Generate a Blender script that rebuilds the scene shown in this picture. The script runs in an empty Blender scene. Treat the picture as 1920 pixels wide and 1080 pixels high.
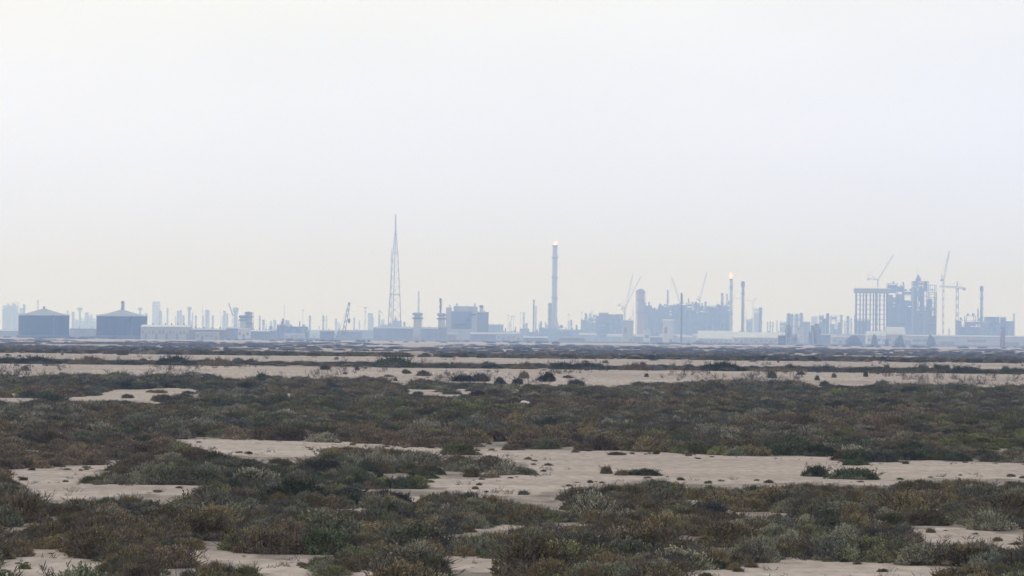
import bpy, math, random
from mathutils import Vector, Matrix, noise
random.seed(11)
R = math.radians
scene = bpy.context.scene
COL = scene.collection

# ------------------------------------------------------------------ camera
CAM_H, HFOV = 4.0, R(14.0)
F = 960 / math.tan(HFOV / 2)            # focal length in photograph pixels
ROLL = 0.0104
PITCH = math.atan(94 / F)
fwd = Vector((0, math.cos(PITCH), math.sin(PITCH)))
r0 = Vector((1, 0, 0)); u0 = r0.cross(fwd)
rt = (r0 * math.cos(ROLL) + u0 * math.sin(ROLL)).normalized()
up = rt.cross(fwd)
cam = bpy.data.cameras.new('camera')
co = bpy.data.objects.new('camera', cam); COL.objects.link(co)
m = Matrix.Identity(4)
for i in range(3):
    m[i][0] = rt[i]; m[i][1] = up[i]; m[i][2] = -fwd[i]
m[2][3] = CAM_H
co.matrix_world = m
cam.sensor_width = 36; cam.lens = 18 / math.tan(HFOV / 2)
cam.clip_start = 1; cam.clip_end = 60000
scene.camera = co

# ------------------------------------------------------------------ sky, sun, exposure
SUN_EL, SUN_AZ = R(38), R(-50)           # hazy sun up and to the left, ahead of the camera
w = bpy.data.worlds.new('World'); scene.world = w; w.use_nodes = True
nt = w.node_tree; nt.nodes.clear()
out = nt.nodes.new('ShaderNodeOutputWorld'); bg = nt.nodes.new('ShaderNodeBackground')
sky = nt.nodes.new('ShaderNodeTexSky'); sky.sky_type = 'NISHITA'; sky.sun_disc = False
sky.sun_elevation = SUN_EL; sky.sun_rotation = SUN_AZ
sky.air_density = 1.2; sky.dust_density = 6.0; sky.ozone_density = 1.0
mx = nt.nodes.new('ShaderNodeMixRGB'); mx.inputs[0].default_value = 0.82
tcw = nt.nodes.new('ShaderNodeTexCoord'); sx = nt.nodes.new('ShaderNodeSeparateXYZ'); rw = nt.nodes.new('ShaderNodeValToRGB'); mrw = nt.nodes.new('ShaderNodeMapRange')
mrw.inputs[1].default_value = -.02; mrw.inputs[2].default_value = .12          # the dust layer thins out with elevation
e_ = rw.color_ramp.elements; e_[0].position = 0; e_[0].color = (.93, 1.06, 1.85, 1); e_[1].position = .75; e_[1].color = (1.05, 1.08, 1.105, 1)
nw = nt.nodes.new('ShaderNodeTexNoise'); nw.inputs['Scale'].default_value = 9; nw.inputs['Detail'].default_value = 5     # uneven thin cloud
mw = nt.nodes.new('ShaderNodeMapping'); mw.inputs['Scale'].default_value = (1, 1, 3.5)
mn = nt.nodes.new('ShaderNodeMapRange'); mn.inputs[3].default_value = 9.5; mn.inputs[4].default_value = 11.1
wm = nt.nodes.new('ShaderNodeVectorMath'); wm.operation = 'SCALE'
# warmer towards the hidden sun on the left, cooler away from it
gx = nt.nodes.new('ShaderNodeMixRGB'); gx.blend_type = 'MULTIPLY'; gx.inputs[0].default_value = 1
mg = nt.nodes.new('ShaderNodeMapRange'); mg.inputs[1].default_value = -.3; mg.inputs[2].default_value = .3
rg = nt.nodes.new('ShaderNodeValToRGB'); rg.color_ramp.elements[0].color = (1.09, 1.06, .93, 1); rg.color_ramp.elements[1].color = (.94, .97, 1.045, 1)
for a_, b_ in ((tcw.outputs['Generated'], sx.inputs[0]), (sx.outputs[2], mrw.inputs[0]), (mrw.outputs[0], rw.inputs[0]), (tcw.outputs['Generated'], mw.inputs[0]), (mw.outputs[0], nw.inputs[0]),
               (nw.outputs[0], mn.inputs[0]), (rw.outputs[0], wm.inputs[0]), (mn.outputs[0], wm.inputs['Scale']), (wm.outputs[0], gx.inputs[1]), (sx.outputs[0], mg.inputs[0]), (mg.outputs[0], rg.inputs[0]), (rg.outputs[0], gx.inputs[2]), (gx.outputs[0], mx.inputs[2])): nt.links.new(a_, b_)
bg.inputs[1].default_value = 0.1
nt.links.new(sky.outputs[0], mx.inputs[1]); nt.links.new(mx.outputs[0], bg.inputs[0]); nt.links.new(bg.outputs[0], out.inputs[0])
sl = bpy.data.lights.new('sun', 'SUN'); sl.energy = 0.7; sl.angle = R(14); sl.color = (1, 0.95, 0.88)
so = bpy.data.objects.new('sun', sl); COL.objects.link(so)
sd = Vector((math.sin(SUN_AZ) * math.cos(SUN_EL), math.cos(SUN_AZ) * math.cos(SUN_EL), math.sin(SUN_EL)))
so.rotation_euler = sd.to_track_quat('Z', 'Y').to_euler()
scene.view_settings.view_transform = 'Standard'; scene.view_settings.look = 'None'
scene.view_settings.exposure = 0.0; scene.view_settings.gamma = 1
scene.render.engine = 'CYCLES'
scene.cycles.volume_bounces = 2; scene.cycles.max_bounces = 8
scene.cycles.use_denoising = True

# ------------------------------------------------------------------ helpers
def ray(u, v):
    return fwd + rt * ((u - 960) / F) + up * ((540 - v) / F)
def P(u, v, D):                          # point of the photograph at distance D along y
    d = ray(u, v); k = D / d.y
    return Vector((d.x * k, D, CAM_H + d.z * k))
def ground_at(u, v, z=0.0):
    d = ray(u, v); k = (z - CAM_H) / d.z
    return Vector((d.x * k, d.y * k, z))
def to_px(p):
    q = Vector((p[0], p[1], p[2] - CAM_H)); dz = q.dot(fwd)
    return 960 + F * q.dot(rt) / dz, 540 - F * q.dot(up) / dz
def smooth(a, b, x):
    t = max(0, min(1, (x - a) / (b - a))); return t * t * (3 - 2 * t)
def nz(x, y, z=0.0): return noise.noise(Vector((x, y, z)))

def tag(o, label=None, cat=None, group=None, kind=None):
    if label: o['label'] = label
    if cat: o['category'] = cat
    if group: o['group'] = group
    if kind: o['kind'] = kind
    return o
class MB:
    def __init__(s): s.v = []; s.f = []
    def add(s, vs, fs):
        n = len(s.v); s.v += [tuple(q) for q in vs]; s.f += [tuple(n + i for i in q) for q in fs]; return s
    def box(s, x0, x1, y0, y1, z0, z1, tx=0.0, ty=None):
        ty = tx if ty is None else ty
        return s.add([(x0, y0, z0), (x1, y0, z0), (x1, y1, z0), (x0, y1, z0),
               (x0 + tx, y0 + ty, z1), (x1 - tx, y0 + ty, z1), (x1 - tx, y1 - ty, z1), (x0 + tx, y1 - ty, z1)],
              [(0, 3, 2, 1), (4, 5, 6, 7), (0, 1, 5, 4), (1, 2, 6, 5), (2, 3, 7, 6), (3, 0, 4, 7)])
    def lathe(s, prof, cx=0, cy=0, n=20):    # prof: (radius, z) from the bottom up
        vs = []; fs = []
        for r, z in prof:
            for i in range(n):
                a = 2 * math.pi * i / n; vs.append((cx + r * math.cos(a), cy + r * math.sin(a), z))
        for k in range(len(prof) - 1):
            for i in range(n):
                j = (i + 1) % n; fs.append((k * n + i, k * n + j, k * n + n + j, k * n + n + i))
        fs.append(tuple(range(n - 1, -1, -1))); fs.append(tuple((len(prof) - 1) * n + i for i in range(n)))
        return s.add(vs, fs)
    def bar(s, a, b, r, r2=None, n=4):
        a = Vector(a); b = Vector(b); r2 = r if r2 is None else r2
        d = (b - a).normalized(); e = d.orthogonal().normalized(); g = d.cross(e); vs = []
        for c, q in ((a, r), (b, r2)):
            for i in range(n):
                t = 2 * math.pi * (i + .5) / n; vs.append(c + e * (math.cos(t) * q) + g * (math.sin(t) * q))
        fs = [(i, (i + 1) % n, n + (i + 1) % n, n + i) for i in range(n)] + [tuple(range(n - 1, -1, -1)), tuple(range(n, 2 * n))]
        return s.add(vs, fs)
    def lattice(s, a, b, w0, w1, seg, t):    # square lattice beam from a to b
        a = Vector(a); b = Vector(b); d = (b - a).normalized(); e = d.cross(Vector((0, 1, 0))).normalized(); g = d.cross(e)
        def c(k, i):
            q = k / seg; w_ = (w0 + (w1 - w0) * q) / 2; sx, sy = ((-1, -1), (1, -1), (1, 1), (-1, 1))[i % 4]
            return a.lerp(b, q) + e * (w_ * sx) + g * (w_ * sy)
        for i in range(4):
            s.bar(c(0, i), c(seg, i), t)
            for k in range(seg):
                s.bar(c(k, i), c(k + 1, i + 1) if (k + i) % 2 else c(k + 1, i - 1 if i else 3), t * .6)
                s.bar(c(k + 1, i), c(k + 1, i + 1), t * .6)
        return s
    def build(s, name, mat, parent=None, loc=None, sm=False):
        me = bpy.data.meshes.new(name); me.from_pydata(s.v, [], s.f); me.materials.append(mat)
        if sm: me.shade_smooth()
        o = bpy.data.objects.new(name, me); COL.objects.link(o)
        if parent is not None: o.parent = parent
        if loc is not None: o.location = loc
        return o
def empty(name, loc, label, cat, group=None):
    o = bpy.data.objects.new(name, None); COL.objects.link(o); o.location = loc
    o.empty_display_size = 5
    return tag(o, label, cat, group)

def mat(name, col, rough=.9, var=.25, scale=.05, metal=0.0, streak=False):
    mt = bpy.data.materials.new(name); mt.use_nodes = True; t = mt.node_tree; b = t.nodes['Principled BSDF']
    b.inputs['Roughness'].default_value = rough; b.inputs['Metallic'].default_value = metal
    b.inputs['Specular IOR Level'].default_value = 0.2
    tc = t.nodes.new('ShaderNodeTexCoord'); mp = t.nodes.new('ShaderNodeMapping'); n = t.nodes.new('ShaderNodeTexNoise')
    n.inputs['Scale'].default_value = scale; n.inputs['Detail'].default_value = 6
    if streak: mp.inputs['Scale'].default_value = (1, 1, .15)
    cr = t.nodes.new('ShaderNodeValToRGB')
    cr.color_ramp.elements[0].position = .3; cr.color_ramp.elements[1].position = .7
    cr.color_ramp.elements[0].color = tuple(c * (1 - var) for c in col) + (1,)
    cr.color_ramp.elements[1].color = tuple(min(.85, c * (1 + var)) for c in col) + (1,)
    L = t.links.new
    L(tc.outputs['Object'], mp.inputs[0]); L(mp.outputs[0], n.inputs[0]); L(n.outputs[0], cr.inputs[0]); L(cr.outputs[0], b.inputs['Base Color'])
    return mt
M = {
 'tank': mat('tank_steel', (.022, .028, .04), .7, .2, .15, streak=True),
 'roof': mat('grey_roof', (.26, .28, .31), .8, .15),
 'white': mat('white_cladding', (.50, .52, .54), .8, .1, .1, streak=True),
 'pale': mat('pale_cladding', (.36, .37, .385), .8, .15, .1, streak=True),
 'grey': mat('weathered_steel', (.20, .20, .20), .7, .3, .2, streak=True),
 'dark': mat('dark_steel', (.07, .07, .075), .7, .3, .2, streak=True),
 'blue': mat('blue_cladding', (.16, .185, .24), .8, .2, .1, streak=True),
 'rust': mat('red_brown_steel', (.24, .17, .16), .8, .2, .2, streak=True),
 'crane': mat('crane_paint', (.15, .13, .11), .7, .15, .3),
 'concrete': mat('concrete', (.28, .27, .26), .9, .15, .2, streak=True),
 'rock': mat('white_stone', (.62, .60, .57), .95, .2, 3),
}
def flame_mat():
    mt = bpy.data.materials.new('gas_flame'); mt.use_nodes = True; t = mt.node_tree; t.nodes.clear()
    o = t.nodes.new('ShaderNodeOutputMaterial'); e = t.nodes.new('ShaderNodeEmission'); n = t.nodes.new('ShaderNodeTexNoise')
    n.inputs['Scale'].default_value = .25
    cr = t.nodes.new('ShaderNodeValToRGB')
    cr.color_ramp.elements[0].color = (1, .26, .08, 1); cr.color_ramp.elements[1].color = (1, .62, .33, 1)
    cr.color_ramp.elements[0].position = .35; cr.color_ramp.elements[1].position = .6
    tc = t.nodes.new('ShaderNodeTexCoord'); e.inputs[1].default_value = 2.6
    L = t.links.new; L(tc.outputs['Object'], n.inputs[0]); L(n.outputs[0], cr.inputs[0]); L(cr.outputs[0], e.inputs[0]); L(e.outputs[0], o.inputs[0])
    return mt
M['flame'] = flame_mat()

# ------------------------------------------------------------------ where sand shows, and where scrub grows (plan laid out on the ground)
SAND = [
 [(0,730),(17,738),(60,745),(150,744),(200,738),(215,730),(330,727),(360,730),(377,748),(330,750),(290,757),(262,752),(200,750),(120,751),(0,753)],
 [(533,737),(570,738),(568,745),(540,744)], [(640,745),(673,747),(665,751),(640,750)], [(690,737),(723,740),(718,746),(700,744)],
 [(763,730),(840,731),(868,728),(870,736),(912,738),(905,743),(868,741),(855,747),(835,742),(790,742),(765,738)],
 [(933,723),(965,724),(983,737),(960,735)], [(1160,737),(1183,739),(1175,743)], [(1230,731),(1290,733),(1288,738),(1240,737)],
 [(920,817),(990,817),(985,822),(930,823)], [(905,827),(925,828),(915,836)],
 [(328,822),(360,823),(553,827),(640,829),(700,832),(827,838),(907,843),(1073,847),(1133,846),(1280,853),(1413,858),(1527,858),(1580,868),(1633,867),(1730,865),(1920,868),(1990,870),
  (1990,900),(1920,898),(1813,896),(1707,896),(1653,910),(1533,902),(1380,907),(1280,906),(1240,894),(1160,904),(1057,914),(973,929),(923,926),(840,912),(773,900),(860,899),(940,898),(953,892),(1010,889),(1010,880),(973,860),(933,853),(887,854),(827,852),(787,843),(700,840),(657,836),(630,837),(583,842),(600,853),(563,856),(453,854),(367,839)],
 [(12,880),(67,878),(173,872),(310,866),(290,872),(230,873),(167,882),(117,907),(230,909),(333,910),(377,914),(353,929),(267,926),(143,934),(90,939),(43,907)],
 [(70,1013),(100,1018),(110,1040),(140,1057),(183,1060),(160,1100),(-30,1100),(-30,1050),(60,1043),(73,1030)],
 [(283,1033),(457,1033),(463,1042),(493,1054),(567,1050),(580,1067),(547,1085),(515,1085),(483,1057),(417,1047),(320,1064),(293,1045)],
 [(830,1042),(920,1043),(973,1057),(993,1070),(927,1074),(873,1068),(847,1063)], [(680,1066),(760,1066),(757,1090),(690,1090)],
 [(1430,1055),(1487,1043),(1547,1050),(1723,1058),(1727,1073),(1757,1090),(1260,1095),(1357,1067)],
 [(1187,1002),(1277,998),(1260,1011),(1193,1011)], [(1740,952),(1790,949),(1787,964),(1763,966)],
 [(1717,995),(1780,991),(1915,1008),(1925,1026),(1813,1011),(1747,1014)], [(1187,947),(1285,949),(1282,958),(1200,954)],
 [(927,985),(965,982),(955,992),(930,992)], [(750,930),(792,932),(788,943),(756,941)], [(595,905),(617,907),(612,917),(598,915)],
]
BOXES = [(min(p[0] for p in q), max(p[0] for p in q), min(p[1] for p in q), max(p[1] for p in q)) for q in SAND]
TOPLINE = [(-300,700),(0,696),(13,702),(30,708),(100,702),(200,703),(220,700),(243,705),(257,718),(263,707),(300,702),(330,707),(373,699),(417,708),(457,712),
 (500,704),(573,707),(610,700),(640,705),(663,710),(707,708),(740,718),(767,727),(783,714),(853,717),(1097,723),(1147,727),(1200,718),(1280,718),(1347,712),(1407,713),
 (1453,709),(1493,715),(1527,727),(1570,722),(1613,725),(1653,720),(1747,721),(1800,719),(1847,728),(1897,722),(2200,718)]
def topline(u):
    for a, b in zip(TOPLINE, TOPLINE[1:]):
        if a[0] <= u <= b[0]: return a[1] + (b[1] - a[1]) * (u - a[0]) / (b[0] - a[0])
    return 715
def in_sand(u, v):
    for q, bb in zip(SAND, BOXES):
        if bb[0] <= u <= bb[1] and bb[2] <= v <= bb[3]:
            c = False; j = len(q) - 1
            for i in range(len(q)):
                (xi, yi), (xj, yj) = q[i], q[j]
                if (yi > v) != (yj > v) and u < (xj - xi) * (v - yi) / (yj - yi) + xi: c = not c
                j = i
            if c: return True
    return False

# ------------------------------------------------------------------ terrain
def bank_x(x): return 1.0 + .012 * nz(x * .012, 3.1) + .006 * nz(x * .05, 9.0)
def hgt(x, D):
    d = D * bank_x(x)
    z = 1.1 * smooth(366, 388, d) - .62 * smooth(452, 530, d) + .8 * smooth(540, 560, d) - 1.28 * smooth(575, 900, d)
    z += .06 * smooth(60, 90, D) * (1 - smooth(300, 360, D)) * nz(x * .12, D * .08) + .02 * nz(x * .7, D * .5)
    z += .25 * smooth(372, 388, d) * (1 - smooth(396, 420, d)) * 0
    return z
rows = []
v = 1330.0
while v > 637:
    rows.append(CAM_H * F / (v - 634)); v -= 2.2 if v > 740 else (1.0 if v > 700 else .5)
rows = [d for d in rows if not 330 < d < 620] + [330 + i * 1.6 for i in range(182)]
rows += [12, 25, 35, -200, -20, 11500, 13500]; rows.sort()
NC = 300
vs = []; cover = []
for D in rows:
    W = 40 + .22 * abs(D)
    for i in range(NC + 1):
        x = (i / NC * 2 - 1) * W; z = hgt(x, D); vs.append((x, D, z))
        c = 0.0
        if D > 40:
            u_, v_ = to_px((x, D, 0 if D < 360 else z))
            dn = D * bank_x(x)
            if dn < 366: c = 0.0 if in_sand(u_, v_) else 1.0
            elif dn < 388: c = 0.35
            elif dn < 400: c = .9
            elif dn < 452: c = .75
            elif dn < 540: c = .8
            elif dn < 572: c = .4
            elif dn < 2750: c = .45 + 1.1 * nz(x * .012, math.log(D) * 9, 5)
            elif dn < 4000: c = .1 + .3 * nz(x * .02, D * .003)
            else: c = .5
            if D < 366 and v_ < topline(u_) + 8: c = 0.1
        cover.append(max(0, min(1, c)))
fs = []
for k in range(len(rows) - 1):
    for i in range(NC): fs.append((k * (NC + 1) + i, k * (NC + 1) + i + 1, (k + 1) * (NC + 1) + i + 1, (k + 1) * (NC + 1) + i))
me = bpy.data.meshes.new('ground'); me.from_pydata(vs, [], fs); me.shade_smooth()
at = me.attributes.new('cover', 'FLOAT', 'POINT'); at.data.foreach_set('value', cover)
def sand_mat():
    mt = bpy.data.materials.new('desert_sand'); mt.use_nodes = True; t = mt.node_tree; b = t.nodes['Principled BSDF']; L = t.links.new
    b.inputs['Roughness'].default_value = 1; b.inputs['Specular IOR Level'].default_value = .1
    g = t.nodes.new('ShaderNodeNewGeometry')
    def noi(sx, sy, detail=5):
        mp = t.nodes.new('ShaderNodeMapping'); mp.inputs['Scale'].default_value = (sx, sy, 1)
        n = t.nodes.new('ShaderNodeTexNoise'); n.inputs['Scale'].default_value = 1; n.inputs['Detail'].default_value = detail
        L(g.outputs['Position'], mp.inputs[0]); L(mp.outputs[0], n.inputs[0]); return n
    def ramp(n, p0, c0, p1, c1):
        r = t.nodes.new('ShaderNodeValToRGB'); r.color_ramp.elements[0].position = p0; r.color_ramp.elements[0].color = c0 + (1,)
        r.color_ramp.elements[1].position = p1; r.color_ramp.elements[1].color = c1 + (1,); L(n, r.inputs[0]); return r
    def mix(f, a, c, mode='MIX'):
        x = t.nodes.new('ShaderNodeMixRGB'); x.blend_type = mode
        if isinstance(f, float): x.inputs[0].default_value = f
        else: L(f, x.inputs[0])
        L(a, x.inputs[1]); L(c, x.inputs[2]); return x
    s1 = ramp(noi(.06, .22, 7).outputs[0], .3, (.30, .25, .215), .7, (.41, .35, .305))
    s2 = ramp(noi(3, .9, 8).outputs[0], .3, (.74, .74, .74), .72, (1.12, 1.12, 1.12))
    sandc = mix(1.0, s1.outputs[0], s2.outputs[0], 'MULTIPLY')
    peb = ramp(noi(14, 5, 3).outputs[0], .62, (1, 1, 1), .72, (.55, .52, .5))
    sandc = mix(1.0, sandc.outputs[0], peb.outputs[0], 'MULTIPLY')
    l1 = ramp(noi(1.3, .5, 6).outputs[0], .35, (.10, .085, .07), .7, (.20, .17, .145))
    a = t.nodes.new('ShaderNodeAttribute'); a.attribute_name = 'cover'
    n2 = noi(1.2, .35, 6); ad = t.nodes.new('ShaderNodeMath'); ad.operation = 'ADD'; L(a.outputs['Fac'], ad.inputs[0]); L(n2.outputs[0], ad.inputs[1])
    mr = t.nodes.new('ShaderNodeMapRange'); mr.inputs[1].default_value = 1.2; mr.inputs[2].default_value = 1.65; L(ad.outputs[0], mr.inputs[0])
    fin = mix(mr.outputs[0], sandc.outputs[0], l1.outputs[0]); L(fin.outputs[0], b.inputs['Base Color'])
    bp = t.nodes.new('ShaderNodeBump'); bp.inputs['Strength'].default_value = .5; bp.inputs['Distance'].default_value = .05
    L(noi(6, 4, 8).outputs[0], bp.inputs['Height']); L(bp.outputs[0], b.inputs['Normal'])
    return mt
me.materials.append(sand_mat())
g = bpy.data.objects.new('ground', me); COL.objects.link(g); tag(g, kind='structure')

# ------------------------------------------------------------------ shrubs
def fol_mat(name, c, c2):
    mt = bpy.data.materials.new(name); mt.use_nodes = True; t = mt.node_tree; b = t.nodes['Principled BSDF']; L = t.links.new
    b.inputs['Roughness'].default_value = .9; b.inputs['Specular IOR Level'].default_value = .15
    tc = t.nodes.new('ShaderNodeTexCoord'); n = t.nodes.new('ShaderNodeTexNoise'); n.inputs['Scale'].default_value = 3.5; n.inputs['Detail'].default_value = 5
    n3 = t.nodes.new('ShaderNodeTexNoise'); n3.inputs['Scale'].default_value = 30
    r = t.nodes.new('ShaderNodeValToRGB'); r.color_ramp.elements[0].position = .36; r.color_ramp.elements[1].position = .64
    r.color_ramp.elements[0].color = c + (1,); r.color_ramp.elements[1].color = c2 + (1,)
    oi = t.nodes.new('ShaderNodeObjectInfo'); h = t.nodes.new('ShaderNodeHueSaturation')
    m1 = t.nodes.new('ShaderNodeMapRange'); m1.inputs[3].default_value = .65; m1.inputs[4].default_value = 2.05; h.inputs['Saturation'].default_value = .85
    m3 = t.nodes.new('ShaderNodeMapRange'); m3.inputs[1].default_value = .3; m3.inputs[2].default_value = .7; m3.inputs[3].default_value = .25; m3.inputs[4].default_value = 1.95
    mu = t.nodes.new('ShaderNodeMath'); mu.operation = 'MULTIPLY'
    L(tc.outputs['Object'], n.inputs[0]); L(tc.outputs['Object'], n3.inputs[0]); L(n.outputs[0], r.inputs[0]); L(r.outputs[0], h.inputs['Color'])
    L(oi.outputs['Random'], m1.inputs[0]); L(n3.outputs[0], m3.inputs[0]); L(m1.outputs[0], mu.inputs[0]); L(m3.outputs[0], mu.inputs[1]); L(mu.outputs[0], h.inputs['Value'])
    L(h.outputs[0], b.inputs['Base Color'])
    return mt
KINDS = [ # word for the label, foliage colours
 ('grey-green', (0.0867, 0.0954, 0.0504), (0.1581, 0.1643, 0.0966)),
 ('olive', (0.0765, 0.0795, 0.0302), (0.1479, 0.1484, 0.0546)),
 ('dark green', (0.0306, 0.0445, 0.0218), (0.0816, 0.1039, 0.0437)),
 ('rust-brown', (0.1071, 0.0763, 0.0437), (0.1836, 0.1357, 0.0798)),
 ('yellow-green', (0.0918, 0.1060, 0.0252), (0.1683, 0.1749, 0.0462)),
 ('dry grey', (0.1224, 0.1145, 0.0798), (0.2295, 0.2173, 0.1512)),
 ('blue-grey', (0.0612, 0.0657, 0.0538), (0.1173, 0.1219, 0.0991)),
 ('dull brown', (0.1020, 0.0763, 0.0336), (0.1836, 0.1431, 0.0630)),
]
FM = [fol_mat(k[0].replace('-', '_').replace(' ', '_') + '_foliage', k[1], k[2]) for k in KINDS]
M['twig'] = mat('twig_bark', (.10, .083, .068), .95, .3, 4)
def shrub_mesh(seed, Rr, H, n, bl, lobes=6, spiky=.3):
    """mound of small upright fleshy twigs over branching stems"""
    rn = random.Random(seed); vs = []; fs = []; mi = []
    lb = []
    for i in range(lobes):
        a = rn.uniform(0, 6.28); d = rn.uniform(.0, .62) * Rr
        hh = H * rn.uniform(.55, 1.0) * (1 - .6 * d / Rr); lb.append((d * math.cos(a), d * math.sin(a), rn.uniform(.24, .5) * Rr, hh))
    lb[0] = (0, 0, .55 * Rr, H * .8)
    def blade(p, d, L, wd, k=0):
        e = d.cross(Vector((rn.uniform(-1, 1), rn.uniform(-1, 1), rn.uniform(-1, 1)))).normalized() * wd
        n0 = len(vs); q = p + d * L
        md = p + d * (L * .55) + e * rn.uniform(-.5, .5)
        vs.extend([p - e * .5, p + e * .5, md + e * .9, q, md - e * .9]); fs.append((n0, n0 + 1, n0 + 2, n0 + 3, n0 + 4)); mi.append(k)
    for i in range(n):
        cx, cy, r, hh = lb[rn.randrange(lobes)]
        a = rn.uniform(0, 6.28); t = rn.random() ** .6          # t=0 at the top of the lobe, 1 at its rim
        ph = t * 1.5
        nrm = Vector((math.sin(ph) * math.cos(a), math.sin(ph) * math.sin(a), math.cos(ph) + .1))
        dep = rn.uniform(.8, 1.03)
        p = Vector((cx + r * dep * math.sin(ph) * math.cos(a), cy + r * dep * math.sin(ph) * math.sin(a), hh * dep * math.cos(ph)))
        j = .16 * noise.noise(p * 5 + Vector((seed, 0, 0))); p *= 1 + j; p.z = max(0.0, p.z)
        d = (nrm * .7 + Vector((rn.uniform(-.7, .7), rn.uniform(-.7, .7), rn.uniform(.2, 1.1)))).normalized()
        blade(p, d, bl * rn.uniform(.5, 1.3), bl * rn.uniform(.13, .24))
    for i in range(int(n * spiky / 14)):                        # taller sprigs break the outline
        cx, cy, r, hh = lb[rn.randrange(lobes)]; a = rn.uniform(0, 6.28); t = rn.uniform(0, .85)
        p = Vector((cx + r * t * math.cos(a), cy + r * t * math.sin(a), hh * math.sqrt(1 - t * t) * .9))
        d = Vector((.5 * t * math.cos(a) + rn.uniform(-.25, .25), .5 * t * math.sin(a) + rn.uniform(-.25, .25), 1)).normalized()
        Ls = bl * rn.uniform(1.2, 3.4)
        blade(p, d, Ls, bl * .08, 1)
        for q in range(9):
            s = rn.uniform(.2, 1); dd = (d + Vector((rn.uniform(-.8, .8), rn.uniform(-.8, .8), rn.uniform(-.1, .5)))).normalized()
            blade(p + d * Ls * s, dd, bl * rn.uniform(.4, .7), bl * rn.uniform(.12, .2))
    for cx, cy, r, hh in lb:                                    # woody inside of each lobe
        n0 = len(vs)
        N = 10
        for k in range(5):
            ph = k / 4 * 1.57
            for i in range(N):
                a = 6.283 * i / N; q = .8 + .08 * math.sin(i * 2.3 + k * 1.7 + seed)
                vs.append(Vector((cx + r * q * math.sin(ph) * math.cos(a), cy + r * q * math.sin(ph) * math.sin(a), max(0, hh * q * math.cos(ph)) - (.05 if k == 4 else 0))))
        for k in range(4):
            for i in range(N): fs.append((n0 + k * N + i, n0 + k * N + (i + 1) % N, n0 + k * N + N + (i + 1) % N, n0 + k * N + N + i)); mi.append(1)
    for i in range(26):                                         # dead branches poking out of the top and sides
        a = rn.uniform(0, 6.28); c, s = math.cos(a), math.sin(a); d = Vector((c, s, rn.uniform(.4, 2.2))).normalized(); p = Vector((c * Rr * rn.uniform(.1, .5), s * Rr * rn.uniform(.1, .5), H * .35)); L_ = H * rn.uniform(.6, 1.15)
        blade(p, d, L_, .010 + bl * .05, 1)
        for q in range(4): blade(p + d * L_ * rn.uniform(.5, .95), (d + Vector((rn.uniform(-1, 1), rn.uniform(-1, 1), rn.uniform(-.2, .6)))).normalized(), L_ * .3, .008 + bl * .03, 1)
    for i in range(14):                                         # bare stems at the skirt
        a = rn.uniform(0, 6.28); c, s = math.cos(a), math.sin(a)
        blade(Vector((c * Rr * .3, s * Rr * .3, 0)), Vector((c, s, rn.uniform(.1, .6))).normalized(), Rr * rn.uniform(.5, .75), .012 + bl * .06, 1)
    me = bpy.data.meshes.new('saltbush'); me.from_pydata(vs, [], fs)
    me.materials.append(FM[0]); me.materials.append(M['twig']); me.polygons.foreach_set('material_index', mi); me.update()
    return me
BUSH = [shrub_mesh(100 + i, 1.0, .48 + .1 * (i % 3), 4300, .092, 8 + i % 5, 1.0) for i in range(8)]
MOUND = [shrub_mesh(200 + i, 2.6, .95, 7000, .16, 9, .3) for i in range(3)]
ROUND = [shrub_mesh(300 + i, .72, .80, 4000, .10, 11, .7) for i in range(3)]
SPRIG = []
for i in range(3):
    rn = random.Random(400 + i); b = MB()
    for k in range(14):
        a = rn.uniform(0, 6.28); x = rn.uniform(-.4, .4); y = rn.uniform(-.1, .1); q = Vector((x, y, 0)); d = Vector((math.cos(a) * .5, math.sin(a) * .5, rn.uniform(.3, 1)))
        e = q + d * rn.uniform(.2, .5); b.bar(q, e, .012, .006, 3); b.bar(e, e + Vector((rn.uniform(-.15, .15), rn.uniform(-.1, .1), .12)), .009, .004, 3)
    sm = bpy.data.meshes.new('dry_sprig'); sm.from_pydata(b.v, [], b.f); sm.materials.append(M['twig']); SPRIG.append(sm)

def pick_kind(x, D, rn):
    a = nz(x * .10, D * .035, 1.7) + .15 * rn.uniform(-1, 1); c = nz(x * .07, D * .03, 8.3) + .15 * rn.uniform(-1, 1)
    if rn.random() < .25: return rn.choice([0, 1, 2, 3, 5, 7])
    if a > .33: return 2 if c > .0 else rn.choice([6, 2, 1])
    if a < -.30: return 3 if c > -.1 else 7
    if c > .27: return 4 if c > .46 else 1
    if c < -.3: return rn.choice([5, 6, 7, 0])
    return rn.choice([0, 1, 7, 7, 5, 0])
def fits(u, v, wpx, hpx):
    if v - hpx * .8 < topline(u): return False
    if v < 775 and (u * 7.13 + v * 3.7) % 1 < .03: return True
    for du, dv in ((0, 0), (-.38 * wpx, -.1 * hpx), (.38 * wpx, -.1 * hpx), (0, -.9 * hpx), (-.25 * wpx, -.6 * hpx), (.25 * wpx, -.6 * hpx)):
        if in_sand(u + du, v + dv): return False
    return True
def put_bush(mesh, loc, rot, scl, kind, name='saltbush'):
    o = bpy.data.objects.new(name, mesh); COL.objects.link(o)
    o.location = loc; o.rotation_euler = (0, 0, rot); o.scale = scl
    o.material_slots[0].link = 'OBJECT'; o.material_slots[0].material = FM[kind]
    return o
rn = random.Random(5)
cand = []
near = []
tries = 0
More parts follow.
